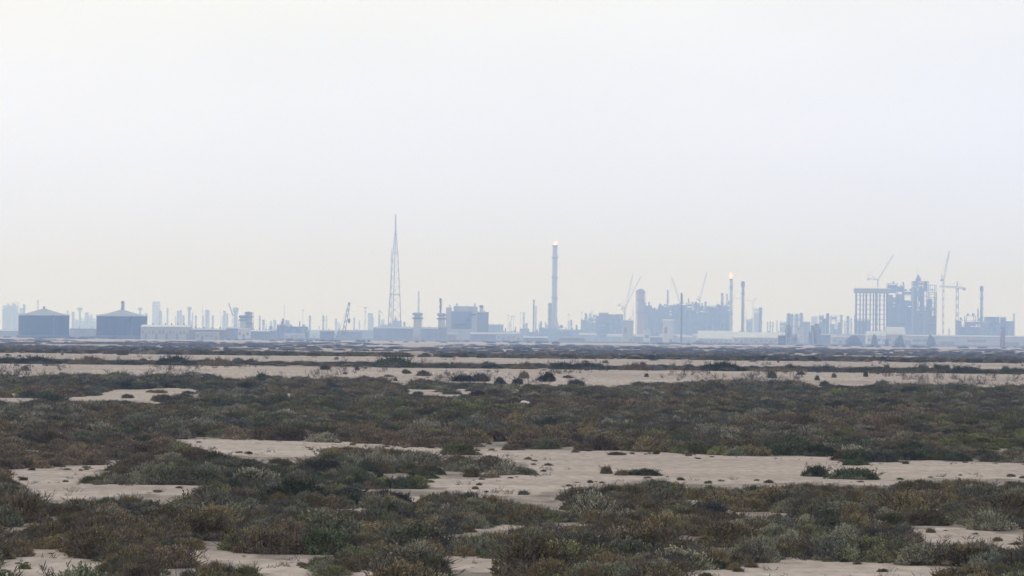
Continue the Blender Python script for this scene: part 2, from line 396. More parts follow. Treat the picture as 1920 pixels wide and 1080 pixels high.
while tries < 60000 and len(near) < 282:
    tries += 1
    D = rn.uniform(60, 124); u = rn.uniform(-60, 1980); d = ray(u, 900); x = d.x / d.y * D
    s = F / D; sc = rn.uniform(.45, 1.0) * (1.0 + .35 * nz(x * .2, D * .1)); wd = 2.0 * sc; hs_ = rn.uniform(.55, 1.0); hh = .88 * sc * hs_
    uu, vv = to_px((x, D, 0))
    if not fits(uu, vv, wd * s, hh * s) or nz(x * .45, D * .2, 6) > .30: continue
    if any((x - q[0]) ** 2 + ((D - q[1]) * .6) ** 2 < (.62 * (sc + q[2]) * .72) ** 2 for q in near): continue
    near.append((x, D, sc, hs_, pick_kind(x, D, rn), uu, vv))
bands = [(1085, 'cut by the bottom edge'), (1040, 'just above the bottom edge'), (1000, 'behind the nearest sand'),
         (965, 'amid the front scrub'), (935, 'deep in front scrub'), (908, 'along front scrub\'s back edge'), (0, 'on the scrub island')]
def ordinal(n): return f"{n}{'th' if 10 <= n % 100 <= 20 else {1: 'st', 2: 'nd', 3: 'rd'}.get(n % 10, 'th')}"
cnt = {}
for x, D, sc, hs, k, uu, vv in sorted(near, key=lambda q: q[5]):
    band = next(b for b in bands if vv >= b[0])
    key = (band[1], k); cnt[key] = cnt.get(key, 0) + 1
    o = put_bush(BUSH[rn.randrange(8)], (x, D, hgt(x, D) - .02), rn.uniform(0, 6.28), (sc, sc, sc * hs), k)
    size = 'broad' if sc > 1.05 else ('small' if sc < .78 else 'spreading')
    tag(o, f"{size} {KINDS[k][0]} saltbush, {ordinal(cnt[key])} from left of its colour {band[1]}", 'shrub', 'saltbushes of the near scrub')
# bushes that stand by themselves
LONE = [ # u, base row, width px, height px, kind, mesh set, label
 (1135,888,28,16,7,0,'small twiggy brown bush at left end of the little clump on the sand'),
 (1168,891,38,12,7,0,'low brown bush in middle of the little clump on the sand'),
 (1212,891,62,18,2,0,'green bush at right end of the little clump on the sand'),
 (1535,893,66,26,2,0,'dark green bush at left end of the clump by the right-hand sand strip'),
 (1605,898,96,26,2,0,'wide dark bush at right end of the clump by the right-hand sand strip'),
 (1605,872,60,16,2,0,'low green bush jutting down from the scrub onto the right-hand sand'),
 (1155,853,36,9,3,0,'tiny flat brown bush on the upper edge of the long sand strip'),
 (855,852,78,24,4,0,'bright yellow-green bush on top of the dark scrub island'),
 (1590,824,40,28,4,0,'upright yellow-green bush in the wide brown scrub on the right'),
 (1490,811,70,16,4,0,'flat yellow-green bush in the wide brown scrub, left of the upright one'),
 (490,712,20,17,2,2,'round black-looking bush standing alone against the pale bank on the left'),
 (866,714,42,15,6,2,'dark bush at left end of the row below the pale bank'),
 (901,714,40,17,6,2,'blue-grey twiggy bush right of the leftmost one below the pale bank'),
 (938,721,30,15,2,2,'dark ragged bush third in the row below the pale bank'),
 (971,721,22,16,2,2,'small dark bush fourth in the row below the pale bank'),
 (1028,714,40,18,2,2,'biggest round dark bush against the pale bank near the centre'),
 (1081,723,32,15,2,2,'round dark bush at right end of the row below the pale bank'),
 (1212,706,10,7,2,2,'small black bush alone on the pale bank right of centre'),
]
for u, vb, wp, hp, k, ms, lab in LONE:
    z = 0.0
    for _ in range(6): p = ground_at(u, vb, z); z = hgt(p.x, min(p.y, 388))
    if p.y > 388: p = P(u, vb, 380); p.z = hgt(p.x, 380)
    s = F / p.y; mesh = (ROUND if ms == 2 else BUSH)[rn.randrange(3)]
    bw, bh = (1.4, 1.0) if ms == 2 else (1.85, .82)
    o = put_bush(mesh, (p.x, p.y, p.z - .02), rn.uniform(0, 6.28), (wp * (1.1 if ms == 2 else 1.3) / s / bw, wp / s / bw, hp * 1.1 / s / bh), k)
    tag(o, lab, 'bush')
# shrubby hummocks along the dark verge above the pale bank
HUM = [ # u, base row, width, height
 (12,683,62,14,'dark shrubby hummock at the left edge behind the pale bank'),
 (70,683,86,15,'long dark hummock second from the left behind the pale bank'),
 (172,684,74,15,'dark hummock behind the pale bank, third from the left'),
 (240,685,70,9,'flat dark hummock behind the pale bank, fourth from the left'),
 (331,686,78,19,'high dark hummock left of the gap in the far bank'),
 (411,687,60,15,'dark hummock just right of the gap in the far bank'),
 (388,680,16,10,'small dark hummock in the gap of the far bank'),
 (742,693,92,22,'highest dark hummock behind the pale bank, left of the pale sand dome'),
 (828,693,60,9,'flat dark hummock right of the highest one'),
 (880,694,56,11,'grey hummock behind the pale bank above the brown bush row'),
 (925,694,40,9,'small grey hummock behind the bank at the centre'),
 (987,695,48,13,'dark humped hummock right of the centre behind the bank'),
 (1052,697,50,15,'dark hummock above the biggest round bush'),
 (1100,697,100,14,'long dark hummock behind the pale bank, right of centre'),
 (1193,698,66,13,'dark hummock above the small black bush on the bank'),
 (1230,699,40,10,'low dark hummock right of the small black bush'),
 (1358,699,84,18,'wide dark hummock on the right half behind the pale bank'),
 (1455,700,70,7,'very flat hummock between two wide ones on the right'),
 (1548,702,76,14,'wide grey hummock behind the pale bank on the right'),
 (1630,703,90,10,'long low hummock on the right before the cluster of dark bushes'),
 (1705,704,46,9,'low hummock amid the dark bushes on the right'),
 (1810,705,78,15,'grey rounded hummock with bushes beside it on the far right'),
 (1905,707,60,12,'low hummock at the right edge behind the pale bank'),
]
def fringe_pt(u, vb):
    D = 415.0
    for _ in range(12):
        p = P(u, vb, D); e = p.z - hgt(p.x, D); D = max(395, min(448, D * (1 + e * .15)))
    p = P(u, vb, D); p.z = hgt(p.x, D); return p
for i, (u, vb, wp, hp, lab) in enumerate(HUM):
    p = fringe_pt(u, vb); s = F / p.y
    o = put_bush(MOUND[i % 3], (p.x, p.y, p.z - .03), rn.uniform(-.3, .3), (wp * 1.1 / s / 4.3, .9, hp * .92 / s / .95), (6, 2, 7)[i % 3] if i % 4 else 2, 'hummock')
    tag(o, lab, 'hummock')
LB = [(1482,693,20,12),(1498,691,8,7),(1455,694,12,7),(1623,695,10,9),(1663,694,12,13),(1730,697,22,18),(1760,694,24,13),(1795,690,16,9),(1829,697,9,7),(1885,693,13,10),
      (911,684,12,8),(1288,694,12,10),(848,678,7,6),(1775,690,14,11)]
ll = ['dark round bush on the bank top right of the widest right-hand hummock','tiny bush next to the dark round bush on the bank top','small bush left of the dark round bush on the bank top','dot-like dark bush on the far bank between long hummocks',
 'upright dark bush near the long low hummock','grey bushy shrub left of the black bush pair','black wide bush of the pair on the far bank','small black bush on the hummock crest on the right','tiny black bush at the foot of the grey rounded hummock',
 'dark bush by the right edge of the far bank','small dark bush on the far bank left of centre','small bush right of the low dark hummock past centre','speck-like bush right of the pale sand dome','small black bush touching the right side of the black wide bush']
for (u, vb, wp, hp), lab in zip(LB, ll):
    p = fringe_pt(u, vb); s = F / p.y
    tag(put_bush(ROUND[rn.randrange(3)], (p.x, p.y, p.z - .02), rn.uniform(0, 6.28), (wp / s / 1.3, wp / s / 1.3, hp / s / .9), 2 if hp < 15 else 6), lab, 'bush')

# everything further back grows as one uncountable cover
src = bpy.data.collections.new('scrub_source')
names = []
def add_src(mesh, k, nm):
    o = bpy.data.objects.new(f'saltbush_source_{len(names):03d}', mesh); src.objects.link(o); names.append(nm)
    if k is not None: o.material_slots[0].link = 'OBJECT'; o.material_slots[0].material = FM[k]
for k in range(8):
    for j in range(3): add_src(BUSH[(k + j * 3) % 8], k, 'b')
for j, k in ((0, 2), (1, 6), (2, 7), (0, 1), (1, 3)): add_src(MOUND[j], k, 'm')
for j in range(3): add_src(SPRIG[j], None, 's')
def cover_obj(name, pts, label):
    me = bpy.data.meshes.new(name); me.from_pydata([p[0] for p in pts], [], [])
    a = me.attributes.new('idx', 'INT', 'POINT'); a.data.foreach_set('value', [p[1] for p in pts])
    a = me.attributes.new('rot', 'FLOAT_VECTOR', 'POINT'); a.data.foreach_set('vector', [c for p in pts for c in (0, 0, p[2])])
    a = me.attributes.new('scl', 'FLOAT_VECTOR', 'POINT'); a.data.foreach_set('vector', [c for p in pts for c in p[3]])
    o = bpy.data.objects.new(name, me); COL.objects.link(o); tag(o, label, 'scrub', kind='stuff')
    ng = bpy.data.node_groups.new(name, 'GeometryNodeTree')
    ng.interface.new_socket('Geometry', in_out='INPUT', socket_type='NodeSocketGeometry'); ng.interface.new_socket('Geometry', in_out='OUTPUT', socket_type='NodeSocketGeometry')
    gi = ng.nodes.new('NodeGroupInput'); go = ng.nodes.new('NodeGroupOutput'); ip = ng.nodes.new('GeometryNodeInstanceOnPoints')
    ci = ng.nodes.new('GeometryNodeCollectionInfo'); ci.inputs[0].default_value = src; ci.inputs['Separate Children'].default_value = True; ci.inputs['Reset Children'].default_value = True
    def na(n, t):
        q = ng.nodes.new('GeometryNodeInputNamedAttribute'); q.data_type = t; q.inputs[0].default_value = n; return q.outputs[0]
    L = ng.links.new
    L(gi.outputs[0], ip.inputs['Points']); L(ci.outputs[0], ip.inputs['Instance']); ip.inputs['Pick Instance'].default_value = True
    L(na('idx', 'INT'), ip.inputs['Instance Index']); L(na('rot', 'FLOAT_VECTOR'), ip.inputs['Rotation']); L(na('scl', 'FLOAT_VECTOR'), ip.inputs['Scale'])
    L(ip.outputs[0], go.inputs[0])
    md = o.modifiers.new('cover', 'NODES'); md.node_group = ng
    return o
pts = []
def add_pt(x, D, sc, hs, k, dz=-.02):
    pts.append(((x, D, hgt(x, D) + dz), k * 3 + rn.randrange(3), rn.uniform(0, 6.28), (sc, sc, sc * hs)))
for _ in range(1500):                                   # the same scrub goes on beside and beyond the picture
    D = rn.uniform(45, 124); x = rn.uniform(-.34, .34) * (D + 30); uu, vv = to_px((x, D, 0))
    if (-60 < uu < 1980 and vv < 1120) or nz(x * .12, D * .1, 4) < -.12: continue
    add_pt(x, D, rn.uniform(.5, 1.0), rn.uniform(.6, 1.0), pick_kind(x, D, rn))
for _ in range(30000):                                  # filling between the near bushes: low and small
    D = rn.uniform(52, 124); W = D * .17; x = rn.uniform(-W, W); uu, vv = to_px((x, D, 0)); s = F / D; sc = rn.uniform(.22, .5)
    if vv > 1200 or nz(x * .35, D * .25, 4) < -.05 or nz(x * .45, D * .2, 6) > .27: continue
    if rn.random() < .45 or not fits(uu, vv, 1.9 * sc * s, .8 * sc * s): continue
    add_pt(x, D, sc, rn.uniform(.7, 1.2), pick_kind(x, D, rn))
for _ in range(29000):
    D = 124 + (366 - 124) * rn.random() ** .8; W = D * .30; x = rn.uniform(-W, W); uu, vv = to_px((x, D, 0)); s = F / D
    sc = rn.uniform(.45, 1.0) * (1.0 + .5 * nz(x * .08, D * .04, 2)); hs = rn.uniform(.45, .9)
    if D > 300: sc *= 1.25
    if not fits(uu, vv, 1.9 * sc * s, .70 * sc * hs * s): continue
    add_pt(x, D, sc, hs, pick_kind(x, D, rn))
for _ in range(3200):                                   # seedlings and dead bits creeping out over the sand
    D = rn.uniform(62, 175); W = D * .14; x = rn.uniform(-W, W); uu, vv = to_px((x, D, 0)); s = F / D
    if not in_sand(uu, vv): continue
    e = rn.uniform(.3, 1.2)
    if sum(not in_sand(uu + a * s * e, vv + b * s * e * .12) for a, b in ((1, 0), (-1, 0), (0, 1), (0, -1))) == 0 and rn.random() < .993: continue
    if rn.random() < .4: q_ = rn.uniform(.2, .6); pts.append(((x, D, hgt(x, D)), 29 + rn.randrange(3), rn.uniform(0, 6.28), (q_, q_, q_ * .5)))
    else: add_pt(x, D, rn.uniform(.05, .2), rn.uniform(.5, 1.1), pick_kind(x, D, rn))
cover_obj('scrub', pts, 'low mixed saltbush scrub covering the flat between the sand strips')
pts = []
for _ in range(2600):                                   # sparse sprigs on the pale banks
    D = rn.uniform(368, 389) if rn.random() < .6 else rn.uniform(500, 568); W = D * .26; x = rn.uniform(-W, W)
    if nz(x * .15, D * .05, 3) < -.02: continue
    q = rn.uniform(.4, 1.4); pts.append(((x, D, hgt(x, D)), 29 + rn.randrange(3), rn.uniform(0, 6.28), (q, q, q)))
cover_obj('dry_twigs', pts, 'sparse dry twigs and stalks scattered over the pale sand banks')
pts = []
def far_bush(x, D, wd, ht, k):
    if rn.random() < .35: pts.append(((x, D, hgt(x, D) - .05), 24 + rn.randrange(5), rn.uniform(-.3, .3), (wd / 4.9, wd / 4.9, ht / .95)))
    else: pts.append(((x, D, hgt(x, D) - .05), k * 3 + rn.randrange(3), rn.uniform(0, 6.28), (wd / 1.75, wd / 1.75, ht / .55)))
for _ in range(15000):
    vv = rn.uniform(646.5, 671); D = CAM_H * F / (vv - 634 + .001); W = D * .23; x = rn.uniform(-W, W)
    if D > 3000: continue
    n_ = nz(x * .012, math.log(D) * 9, 5)
    if n_ < .0 or rn.random() < .45: continue
    far_bush(x, D, rn.uniform(1.5, 5) * D / 1100, rn.uniform(.35, .75), pick_kind(x * .3, D * .15, rn))
for _ in range(2600):                                   # crest of the far bank and the verge of the near one
    D = rn.uniform(564, 640); W = D * .3; x = rn.uniform(-W, W); far_bush(x, D, rn.uniform(1, 3), rn.uniform(.25, .55), pick_kind(x, D, rn))
for _ in range(2800):
    D = rn.uniform(396, 446); W = D * .3; x = rn.uniform(-W, W); far_bush(x, D, rn.uniform(.8, 2.4), rn.uniform(.08, .28), rn.choice([2, 6, 7]))
for _ in range(500):                                    # dark dots where the flat meets the works
    D = rn.uniform(3000, 3900); W = D * .14; x = rn.uniform(-W, W)
    if nz(x * .01, D * .003, 6) < .05: continue
    far_bush(x, D, rn.uniform(3, 9), rn.uniform(.6, 1.5), 2)
for _ in range(230):                                    # small clumps breaking the pale banks
    D = rn.uniform(367, 386) if rn.random() < .55 else rn.uniform(530, 566); W = D * .26; x = rn.uniform(-W, W)
    if nz(x * .06, D * .03, 7) < -.1: continue
    far_bush(x, D, rn.uniform(.4, 1.8), rn.uniform(.15, .5), rn.choice([0, 2, 5, 7]))
cover_obj('distant_scrub', pts, 'thin dark scrub on the far flats between the banks and the works')
# pale sand dome and white stone
p = ground_at(781, 674, 1.0); p = P(781, 673, 600); zb = hgt(p.x, 600)
b = MB(); b.lathe([(3.0, -.3), (2.9, 0), (2.4, .35), (1.6, .62), (.8, .74), (.05, .78)], n=24)
for i, q in enumerate(b.v): b.v[i] = (q[0] * 1.0, q[1] * .8, q[2] * (1 + .12 * nz(q[0], q[1])))
o = b.build('sand_mound', me.materials[0] if False else g.data.materials[0], None, (p.x, 600, zb - .05), True); tag(o, 'pale rounded sand dome behind the highest dark hummock', 'sand mound')
p = ground_at(984, 768); b = MB(); b.lathe([(.2, -.05), (.25, .05), (.23, .11), (.15, .18), (.03, .2)], n=9)
for i, q in enumerate(b.v): b.v[i] = (q[0] * 1.35 + .08 * nz(q[0] * 6, q[2] * 6), q[1], q[2] * (1.1 + .4 * nz(q[0] * 4, q[1] * 4, 2)))
o = b.build('rock', M['rock'], None, (p.x, p.y - .5, .28)); tag(o, 'white stone lying on the brown scrub near the centre', 'rock')
# ------------------------------------------------------------------ the works on the horizon
class Frame:
    """a thing standing on the plain at distance D; local metres read off photograph rows and columns"""
    def __init__(s, u, v, D, name, label, cat, group=None):
        if D > 4700: D = 4700 + (D - 4700) * 1.45 + 1100 * smooth(4700, 4950, D)
        p = P(u, v, D); s.x = p.x; s.D = D; s.k = D / F
        s.e = empty(name, (p.x, D, 0), label, cat, group); s.e['kind'] = 'thing'
    def X(s, u, v=612): return P(u, v, s.D).x - s.x
    def Z(s, u, v): return P(u, v, s.D).z
    def part(s, mb, name, m, sm=False, parent=None): return mb.build(name, M[m] if isinstance(m, str) else m, parent or s.e, None, sm)
prn = random.Random(21)
def stack(u, vt, w, D, label, m='grey', head=0.0, flare=0.0, plats=2, name='chimney', cat='chimney', group=None, flame=None, cap='dark'):
    f = Frame(u, vt, D, name, label, cat, group); H = f.Z(u, vt); r = w * f.k / 2
    b = MB()
    if flare: b.lathe([(flare * f.k, 0), (flare * f.k * .8, H * .06), (r * 1.3, H * .22), (r * 1.05, H * .26), (r * .9, H)], n=16)
    else: b.lathe([(r * 1.1, 0), (r * 1.05, H * .5), (r * .9, H)], n=16)
    f.part(b, 'shaft', m, True)
    for i in range(plats):
        z = H * (.45 + .42 * i / max(1, plats - 1)) if plats > 1 else H * .8
        f.part(MB().lathe([(r * 1.0, z - .5), (r * 1.45, z - .1), (r * 1.45, z + 1.0), (r * 1.0, z + 1.1)], n=12), 'platform', 'dark')
    if head: f.part(MB().lathe([(r * 1.0, H - head * f.k), (r * 1.35, H - head * f.k * .8), (r * 1.35, H - .4), (r * .9, H + .5)], n=14), 'stack_head', cap)
    else: f.part(MB().lathe([(r * .98, H - 2.2), (r * 1.08, H - 1.8), (r * 1.08, H + .3), (r * .7, H + .35)], n=14), 'rim', cap)
    f.part(MB().lattice((r * 1.05 + .5, 0, 0), (r * .95 + .5, 0, H * .97), 1.0, 1.0, max(4, int(H / 9)), .09), 'ladder', 'grey')
    if flame:
        du, w2, h2 = flame; x = du * f.k; w2 *= f.k; h2 *= f.k; b = MB()
        b.lathe([(w2 * .18, H + .3), (w2 * .42, H + h2 * .18), (w2 * .5, H + h2 * .38), (w2 * .33, H + h2 * .65), (w2 * .13, H + h2 * .88), (.05, H + h2)], n=12)
        b.v = [(q[0] + x * (q[2] - H) / h2 + .2 * w2 * nz(q[2] * .4, u), q[1], q[2]) for q in b.v]
        f.part(b, 'flame', 'flame', True)
        c = MB(); c.bar((-w2 * .35, 0, H + .2), (-w2 * .55, 0, H + h2 * .38), w2 * .2, .1, 7).bar((w2 * .2, 0, H + h2 * .3), (w2 * .75 + x * .5, 0, H + h2 * .8), w2 * .17, .1, 7); f.part(c, 'flame_tongue', 'flame', True)
    return f
def column(u, vt, w, D, label, m='grey', group=None, name='process_column', cat='process column'):
    f = Frame(u, vt, D, name, label, cat, group); H = f.Z(u, vt); r = w * f.k / 2
    f.part(MB().lathe([(r * 1.15, 0), (r * 1.15, H * .08), (r, H * .1), (r, H - r * .9), (r * .85, H - r * .45), (r * .5, H - r * .12), (r * .05, H)], n=16), 'shell', m, True)
    for q in (.55, .78, .93):
        z = H * q; f.part(MB().lathe([(r, z - .3), (r * 1.3, z), (r * 1.3, z + 1.1), (r, z + 1.1)], n=12), 'platform', 'dark')
    b = MB(); b.bar((-r * 1.25, 0, 0), (-r * 1.25, 0, H * .96), max(.3, r * .12), n=6); b.bar((-r * 1.25, 0, H * .96), (0, 0, H * .99), max(.3, r * .12), n=6); f.part(b, 'overhead_pipe', 'grey')
    f.part(MB().lattice((r * 1.2 + .4, 0, 0), (r * 1.2 + .4, 0, H * .9), .8, .8, 8, .1), 'ladder', 'grey')
    return f
def water_tower(u, vt, w, D, label, m='grey', stem=.45, hh=6, group=None):
    f = Frame(u, vt, D, 'water_tower', label, 'water tower', group); H = f.Z(u, vt); r = w * f.k / 2; h = hh * f.k
    f.part(MB().lathe([(r * stem * 1.5, 0), (r * stem, H * .3), (r * stem, H - h)], n=14), 'stem', m, True)
    f.part(MB().lathe([(r * stem, H - h), (r, H - h * .6), (r, H - h * .15), (r * .8, H), (r * .2, H + h * .08)], n=16), 'tank', m, True)
    f.part(MB().bar((0, 0, H), (0, 0, H + 3), .25), 'antenna', 'dark')
    return f
def mast(u, vt, D, label, w=1.2, arm=None, group=None):
    f = Frame(u, vt, D, 'mast', label, 'mast', group); H = f.Z(u, vt); t = w * f.k
    f.part(MB().lattice((0, 0, 0), (0, 0, H * .9), t * 1.6, t * .8, max(6, int(H / 8)), t * .14), 'lattice', 'grey')
    f.part(MB().bar((0, 0, H * .9), (0, 0, H), t * .3, t * .15), 'tip', 'dark')
    if arm: z = H - 3; f.part(MB().box(-arm * f.k, arm * f.k, -.5, .5, z, z + 1.6), 'light_frame', 'dark')
    return f
def tank(u0, u1, vw, vr, D, label):
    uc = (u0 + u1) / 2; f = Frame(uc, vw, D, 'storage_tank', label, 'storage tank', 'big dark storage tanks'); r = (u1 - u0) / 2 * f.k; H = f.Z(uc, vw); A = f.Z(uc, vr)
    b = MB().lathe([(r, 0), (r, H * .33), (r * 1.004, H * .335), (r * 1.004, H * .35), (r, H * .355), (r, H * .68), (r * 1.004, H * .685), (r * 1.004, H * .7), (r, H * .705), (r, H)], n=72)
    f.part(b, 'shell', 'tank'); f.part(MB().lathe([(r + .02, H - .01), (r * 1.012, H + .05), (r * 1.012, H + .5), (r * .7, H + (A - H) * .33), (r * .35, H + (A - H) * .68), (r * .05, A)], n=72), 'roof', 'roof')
    f.part(MB().lathe([(r * 1.02, -.1), (r * 1.08, 0), (r * 1.05, 2.6), (r * 1.03, 2.7)], n=60), 'foundation_wall', 'dark')
    rl = MB()
    for i in range(60):
        a = i * math.pi / 30; a2 = (i + 1) * math.pi / 30; c = (r * 1.0 * math.cos(a), r * math.sin(a)); c2 = (r * math.cos(a2), r * math.sin(a2))
        rl.bar((c[0], c[1], H + .4), (c[0], c[1], H + 1.6), .06); rl.bar((c[0], c[1], H + 1.6), (c2[0], c2[1], H + 1.6), .06)
    f.part(rl, 'railing', 'grey')
    st = MB()
    for i in range(40):
        a = -2.2 + i * .028; z = H * i / 40; st.box((r + .1) * math.cos(a), (r + .1) * math.cos(a) + 1.2, (r + .1) * math.sin(a) - 1.3, (r + .1) * math.sin(a) - .1, z, z + .9)
    f.part(st, 'stairway', 'tank')
    f.part(MB().lathe([(.9, A - .3), (.9, A + 1.2), (1.3, A + 1.3), (.2, A + 1.9)], n=10), 'roof_vent', 'grey')
    f.part(MB().bar((r * .48, -r * .9, 0), (r * .48, -r * .9, H + .5), .25, n=6), 'riser_pipe', 'grey')
    return f
def shed(u0, u1, vt, D, label, m='pale', roof='roof', name='shed', cat='shed', depth=None, pitch=.12, win=6, group=None, band=False):
    uc = (u0 + u1) / 2; f = Frame(uc, vt, D, name, label, cat, group); a = f.X(u0, vt); c = f.X(u1, vt); H = max(2.5, f.Z(uc, vt)); dp = depth or min(40, (c - a) * .6)
    h = H * (1 - pitch)
    f.part(MB().box(a, c, 0, dp, 0, h), 'wall', m)
    f.part(MB().box(a - .4, c + .4, -.5, dp + .5, h + .005, H, tx=(c - a) * .02, ty=dp * .35), 'roof', roof)
    n = win
    for i in range(n):
        x = a + (c - a) * (i + .5) / n; q = (c - a) / n * .28
        if h > 5 and i % 3 != 1: f.part(MB().box(x - q, x + q, -.08, .05, h * .45, h * .7), 'window', 'grey')
        elif i % 3 == 1: f.part(MB().box(x - q, x + q, -.1, .05, .02, min(h * .6, 5)), 'door', 'grey')
    if band: f.part(MB().box(a - .15, c + .15, -.15, .02, h * .78, h * .9), 'fascia', 'dark')
    for i in range(max(1, n // 2)):
        x = a + (c - a) * (i + .7) / max(1, n // 2) * .9; f.part(MB().lathe([(.5, H - .5), (.5, H + .9), (.8, H + 1.0), (.1, H + 1.5)], cx=x, cy=dp * .5, n=8), 'roof_vent', 'grey')
    return f
def process(u0, u1, steps, D, label, m='blue', solid=.85, seed=0, depth=22, name='process_unit', cat='process unit', holes=False, bits=True):
    """steel structure packed with equipment; steps = [(u0, u1, top row)]"""
    q = random.Random(seed + int(u0)); uc = (u0 + u1) / 2; f = Frame(uc, 612, D, name, label, cat)
    for (a_, b_, vt) in steps:
        a, b, H = f.X(a_, vt), f.X(b_, vt), f.Z((a_ + b_) / 2, vt); lv = max(2, int(H / 7)); nb = max(1, int((b - a) / 7))
        fr = MB()
        for i in range(nb + 1):
            x = a + (b - a) * i / nb
            for y in (0, depth): fr.box(x - .45, x + .45, y - .45, y + .45, 0, H)
        for k in range(1, lv + 1):
            z = H * k / lv; fr.box(a - .3, b + .3, -.3, depth + .3, z - .55, z - .05)
        for i in range(nb):
            if q.random() < .5:
                x0 = a + (b - a) * i / nb; x1 = a + (b - a) * (i + 1) / nb; k = q.randrange(lv); fr.bar((x0, -.2, H * k / lv), (x1, -.2, H * (k + 1) / lv), .22)
        f.part(fr, 'steel_frame', 'grey' if holes else m)
        eq = MB()
        for k in range(lv):
            z0 = H * k / lv + .02; z1 = H * (k + 1) / lv - .62
            for i in range(nb):
                if q.random() > (solid if not holes or z0 < H * .45 else solid * .55): continue
                x0 = a + (b - a) * i / nb + .5; x1 = a + (b - a) * (i + 1) / nb - .5; ww = x1 - x0; t = q.random()
                if t < .5: eq.box(x0, x1, .6 + q.random() * 3, depth * .8, z0, z0 + (z1 - z0) * q.uniform(.7, 1))
                elif t < .8: eq.lathe([(ww * .45, z0), (ww * .45, z0 + (z1 - z0) * .8), (ww * .2, z1)], cx=(x0 + x1) / 2, cy=4, n=10)
                else: eq.bar(((x0 + x1) / 2 - ww * .45, 3, (z0 + z1) / 2), ((x0 + x1) / 2 + ww * .45, 3, (z0 + z1) / 2), (z1 - z0) * .3, n=10)
        f.part(eq, 'equipment', m)
        cr = MB(); nc = max(1, int((b - a) / 5))
        for i in range(nc):
            x0 = a + (b - a) * i / nc; x1 = a + (b - a) * (i + 1) / nc
            zt = H * (q.choice((q.uniform(.72, .9), q.uniform(.93, .995))) if not holes else (q.uniform(.5, .7) if i % 2 else q.uniform(.7, .97)))
            if solid > .5: cr.box(x0 + .03, x1 - .03, 4 + (i % 2) * .4, depth * .75, .05, zt)
        if cr.v: f.part(cr, 'cladding', m)
        if bits:
            for i in range(max(1, int((b - a) / 6))):
                x = q.uniform(a + 1.5, b - 1.5); h = q.uniform(1.5, 9); w_ = q.uniform(.6, 2)
                if q.random() < .5: f.part(MB().lathe([(w_, H - .05), (w_, H + h), (w_ * .5, H + h + .8)], cx=x, cy=q.uniform(2, depth - 2), n=10), 'roof_vessel', m)
                else: f.part(MB().box(x - w_, x + w_, 2, 7, H - .04, H + h * .7), 'penthouse', m)
    pp = MB()
    a, b = f.X(u0), f.X(u1)
    for i in range(4):
        x = q.uniform(a + 1, b - 1); h = f.Z(uc, steps[len(steps) // 2][2]) * q.uniform(.5, .9); pp.bar((x, -.9, 0), (x, -.9, h), .3, n=6); pp.bar((x, -.9, h), (x + q.uniform(-5, 5), -.9, h), .3, n=6)
    f.part(pp, 'pipework', 'pale')
    return f
def crane(ub, vb, us, vs_, ut, vt, D, label, cu=None, cv=None, w=1.6, back=None):
    """luffing tower crane: mast up to (us,vs_), jib to (ut,vt), counter jib to (cu,cv)"""
    f = Frame(us, vs_, D, 'tower_crane', label, 'crane'); k = f.k; S = Vector((0, 0, f.Z(us, vs_))); Tp = Vector((f.X(ut, vt), 0, f.Z(ut, vt)))
    f.part(MB().lattice((0, 0, 0), S, w * k, w * k, max(6, int(S.z / 6)), .2), 'mast', 'crane')
    f.part(MB().lattice(S + Vector((0, 0, 1.5)), Tp, w * k, w * k * .55, max(6, int((Tp - S).length / 4)), .17), 'jib', 'crane')
    if cu: C_ = Vector((f.X(cu, cv), 0, f.Z(cu, cv)))
    else: C_ = S + Vector((-9 if Tp.x > 0 else 9, 0, 1))
    f.part(MB().lattice(S + Vector((0, 0, 1.5)), C_, w * k, w * k * .8, 4, .18), 'counter_jib', 'crane')
    f.part(MB().box(C_.x - 1.6, C_.x + 1.6, -1.2, 1.2, C_.z - 2.6, C_.z - .2), 'counterweight', 'concrete')
    A = back and Vector((f.X(*back), 0, f.Z(*back))) or S + Vector((C_.x * .45, 0, 10))
    f.part(MB().bar(S + Vector((0, 0, 1)), A, .3).bar(C_, A, .2), 'back_stay_frame', 'crane')
    f.part(MB().bar(A, Tp, .1).bar(Tp, Tp - Vector((0, 0, (Tp.z - S.z) * .45)), .1), 'cable', 'dark')
    f.part(MB().box(-1.2, 1.2, -2.2, -.9, S.z + .2, S.z + 2.8), 'cab', 'pale')
    return f

# --- tanks and the stretch at the left
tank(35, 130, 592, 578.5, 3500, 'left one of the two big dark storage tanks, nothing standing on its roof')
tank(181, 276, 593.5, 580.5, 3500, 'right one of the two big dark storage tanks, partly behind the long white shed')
shed(131, 183, 616, 4300, 'low dark wall-like shed joining the two storage tanks', 'grey', 'dark', win=5)
stack(230, 565, 4.5, 4700, 'grey chimney rising directly behind the roof peak of the right tank', head=5)
process(5, 33, [(5, 25, 572), (25, 33, 567)], 7600, 'hazy stepped tower block at the far left edge', 'grey', .95, 1, holes=False)
column(40, 577, 5, 7300, 'slim hazy column touching the far left tower block', group=None)
stack(45, 571, 4, 6200, 'dark slim chimney just left of the left tank')
stack(71, 563, 2.5, 7800, 'very faint thin stack behind the roof of the left tank', plats=1, head=3)
stack(127, 582, 2.2, 6800, 'thin spike at the right shoulder of the left tank', plats=1)
stack(137, 585, 5, 7000, 'pale chimney immediately right of the left tank')
water_tower(150, 577, 10, 7200, 'flat-headed tower midway between the two dark tanks')
column(163, 585, 6, 7500, 'pale column right of the flat-headed tower between the tanks')
process(140, 178, [(140, 160, 600), (160, 178, 596)], 7900, 'faint low process block between the two dark tanks', 'grey', .9, 2)
water_tower(263, 577, 9, 6900, 'faint round-headed tower over the right shoulder of the right tank', hh=5)
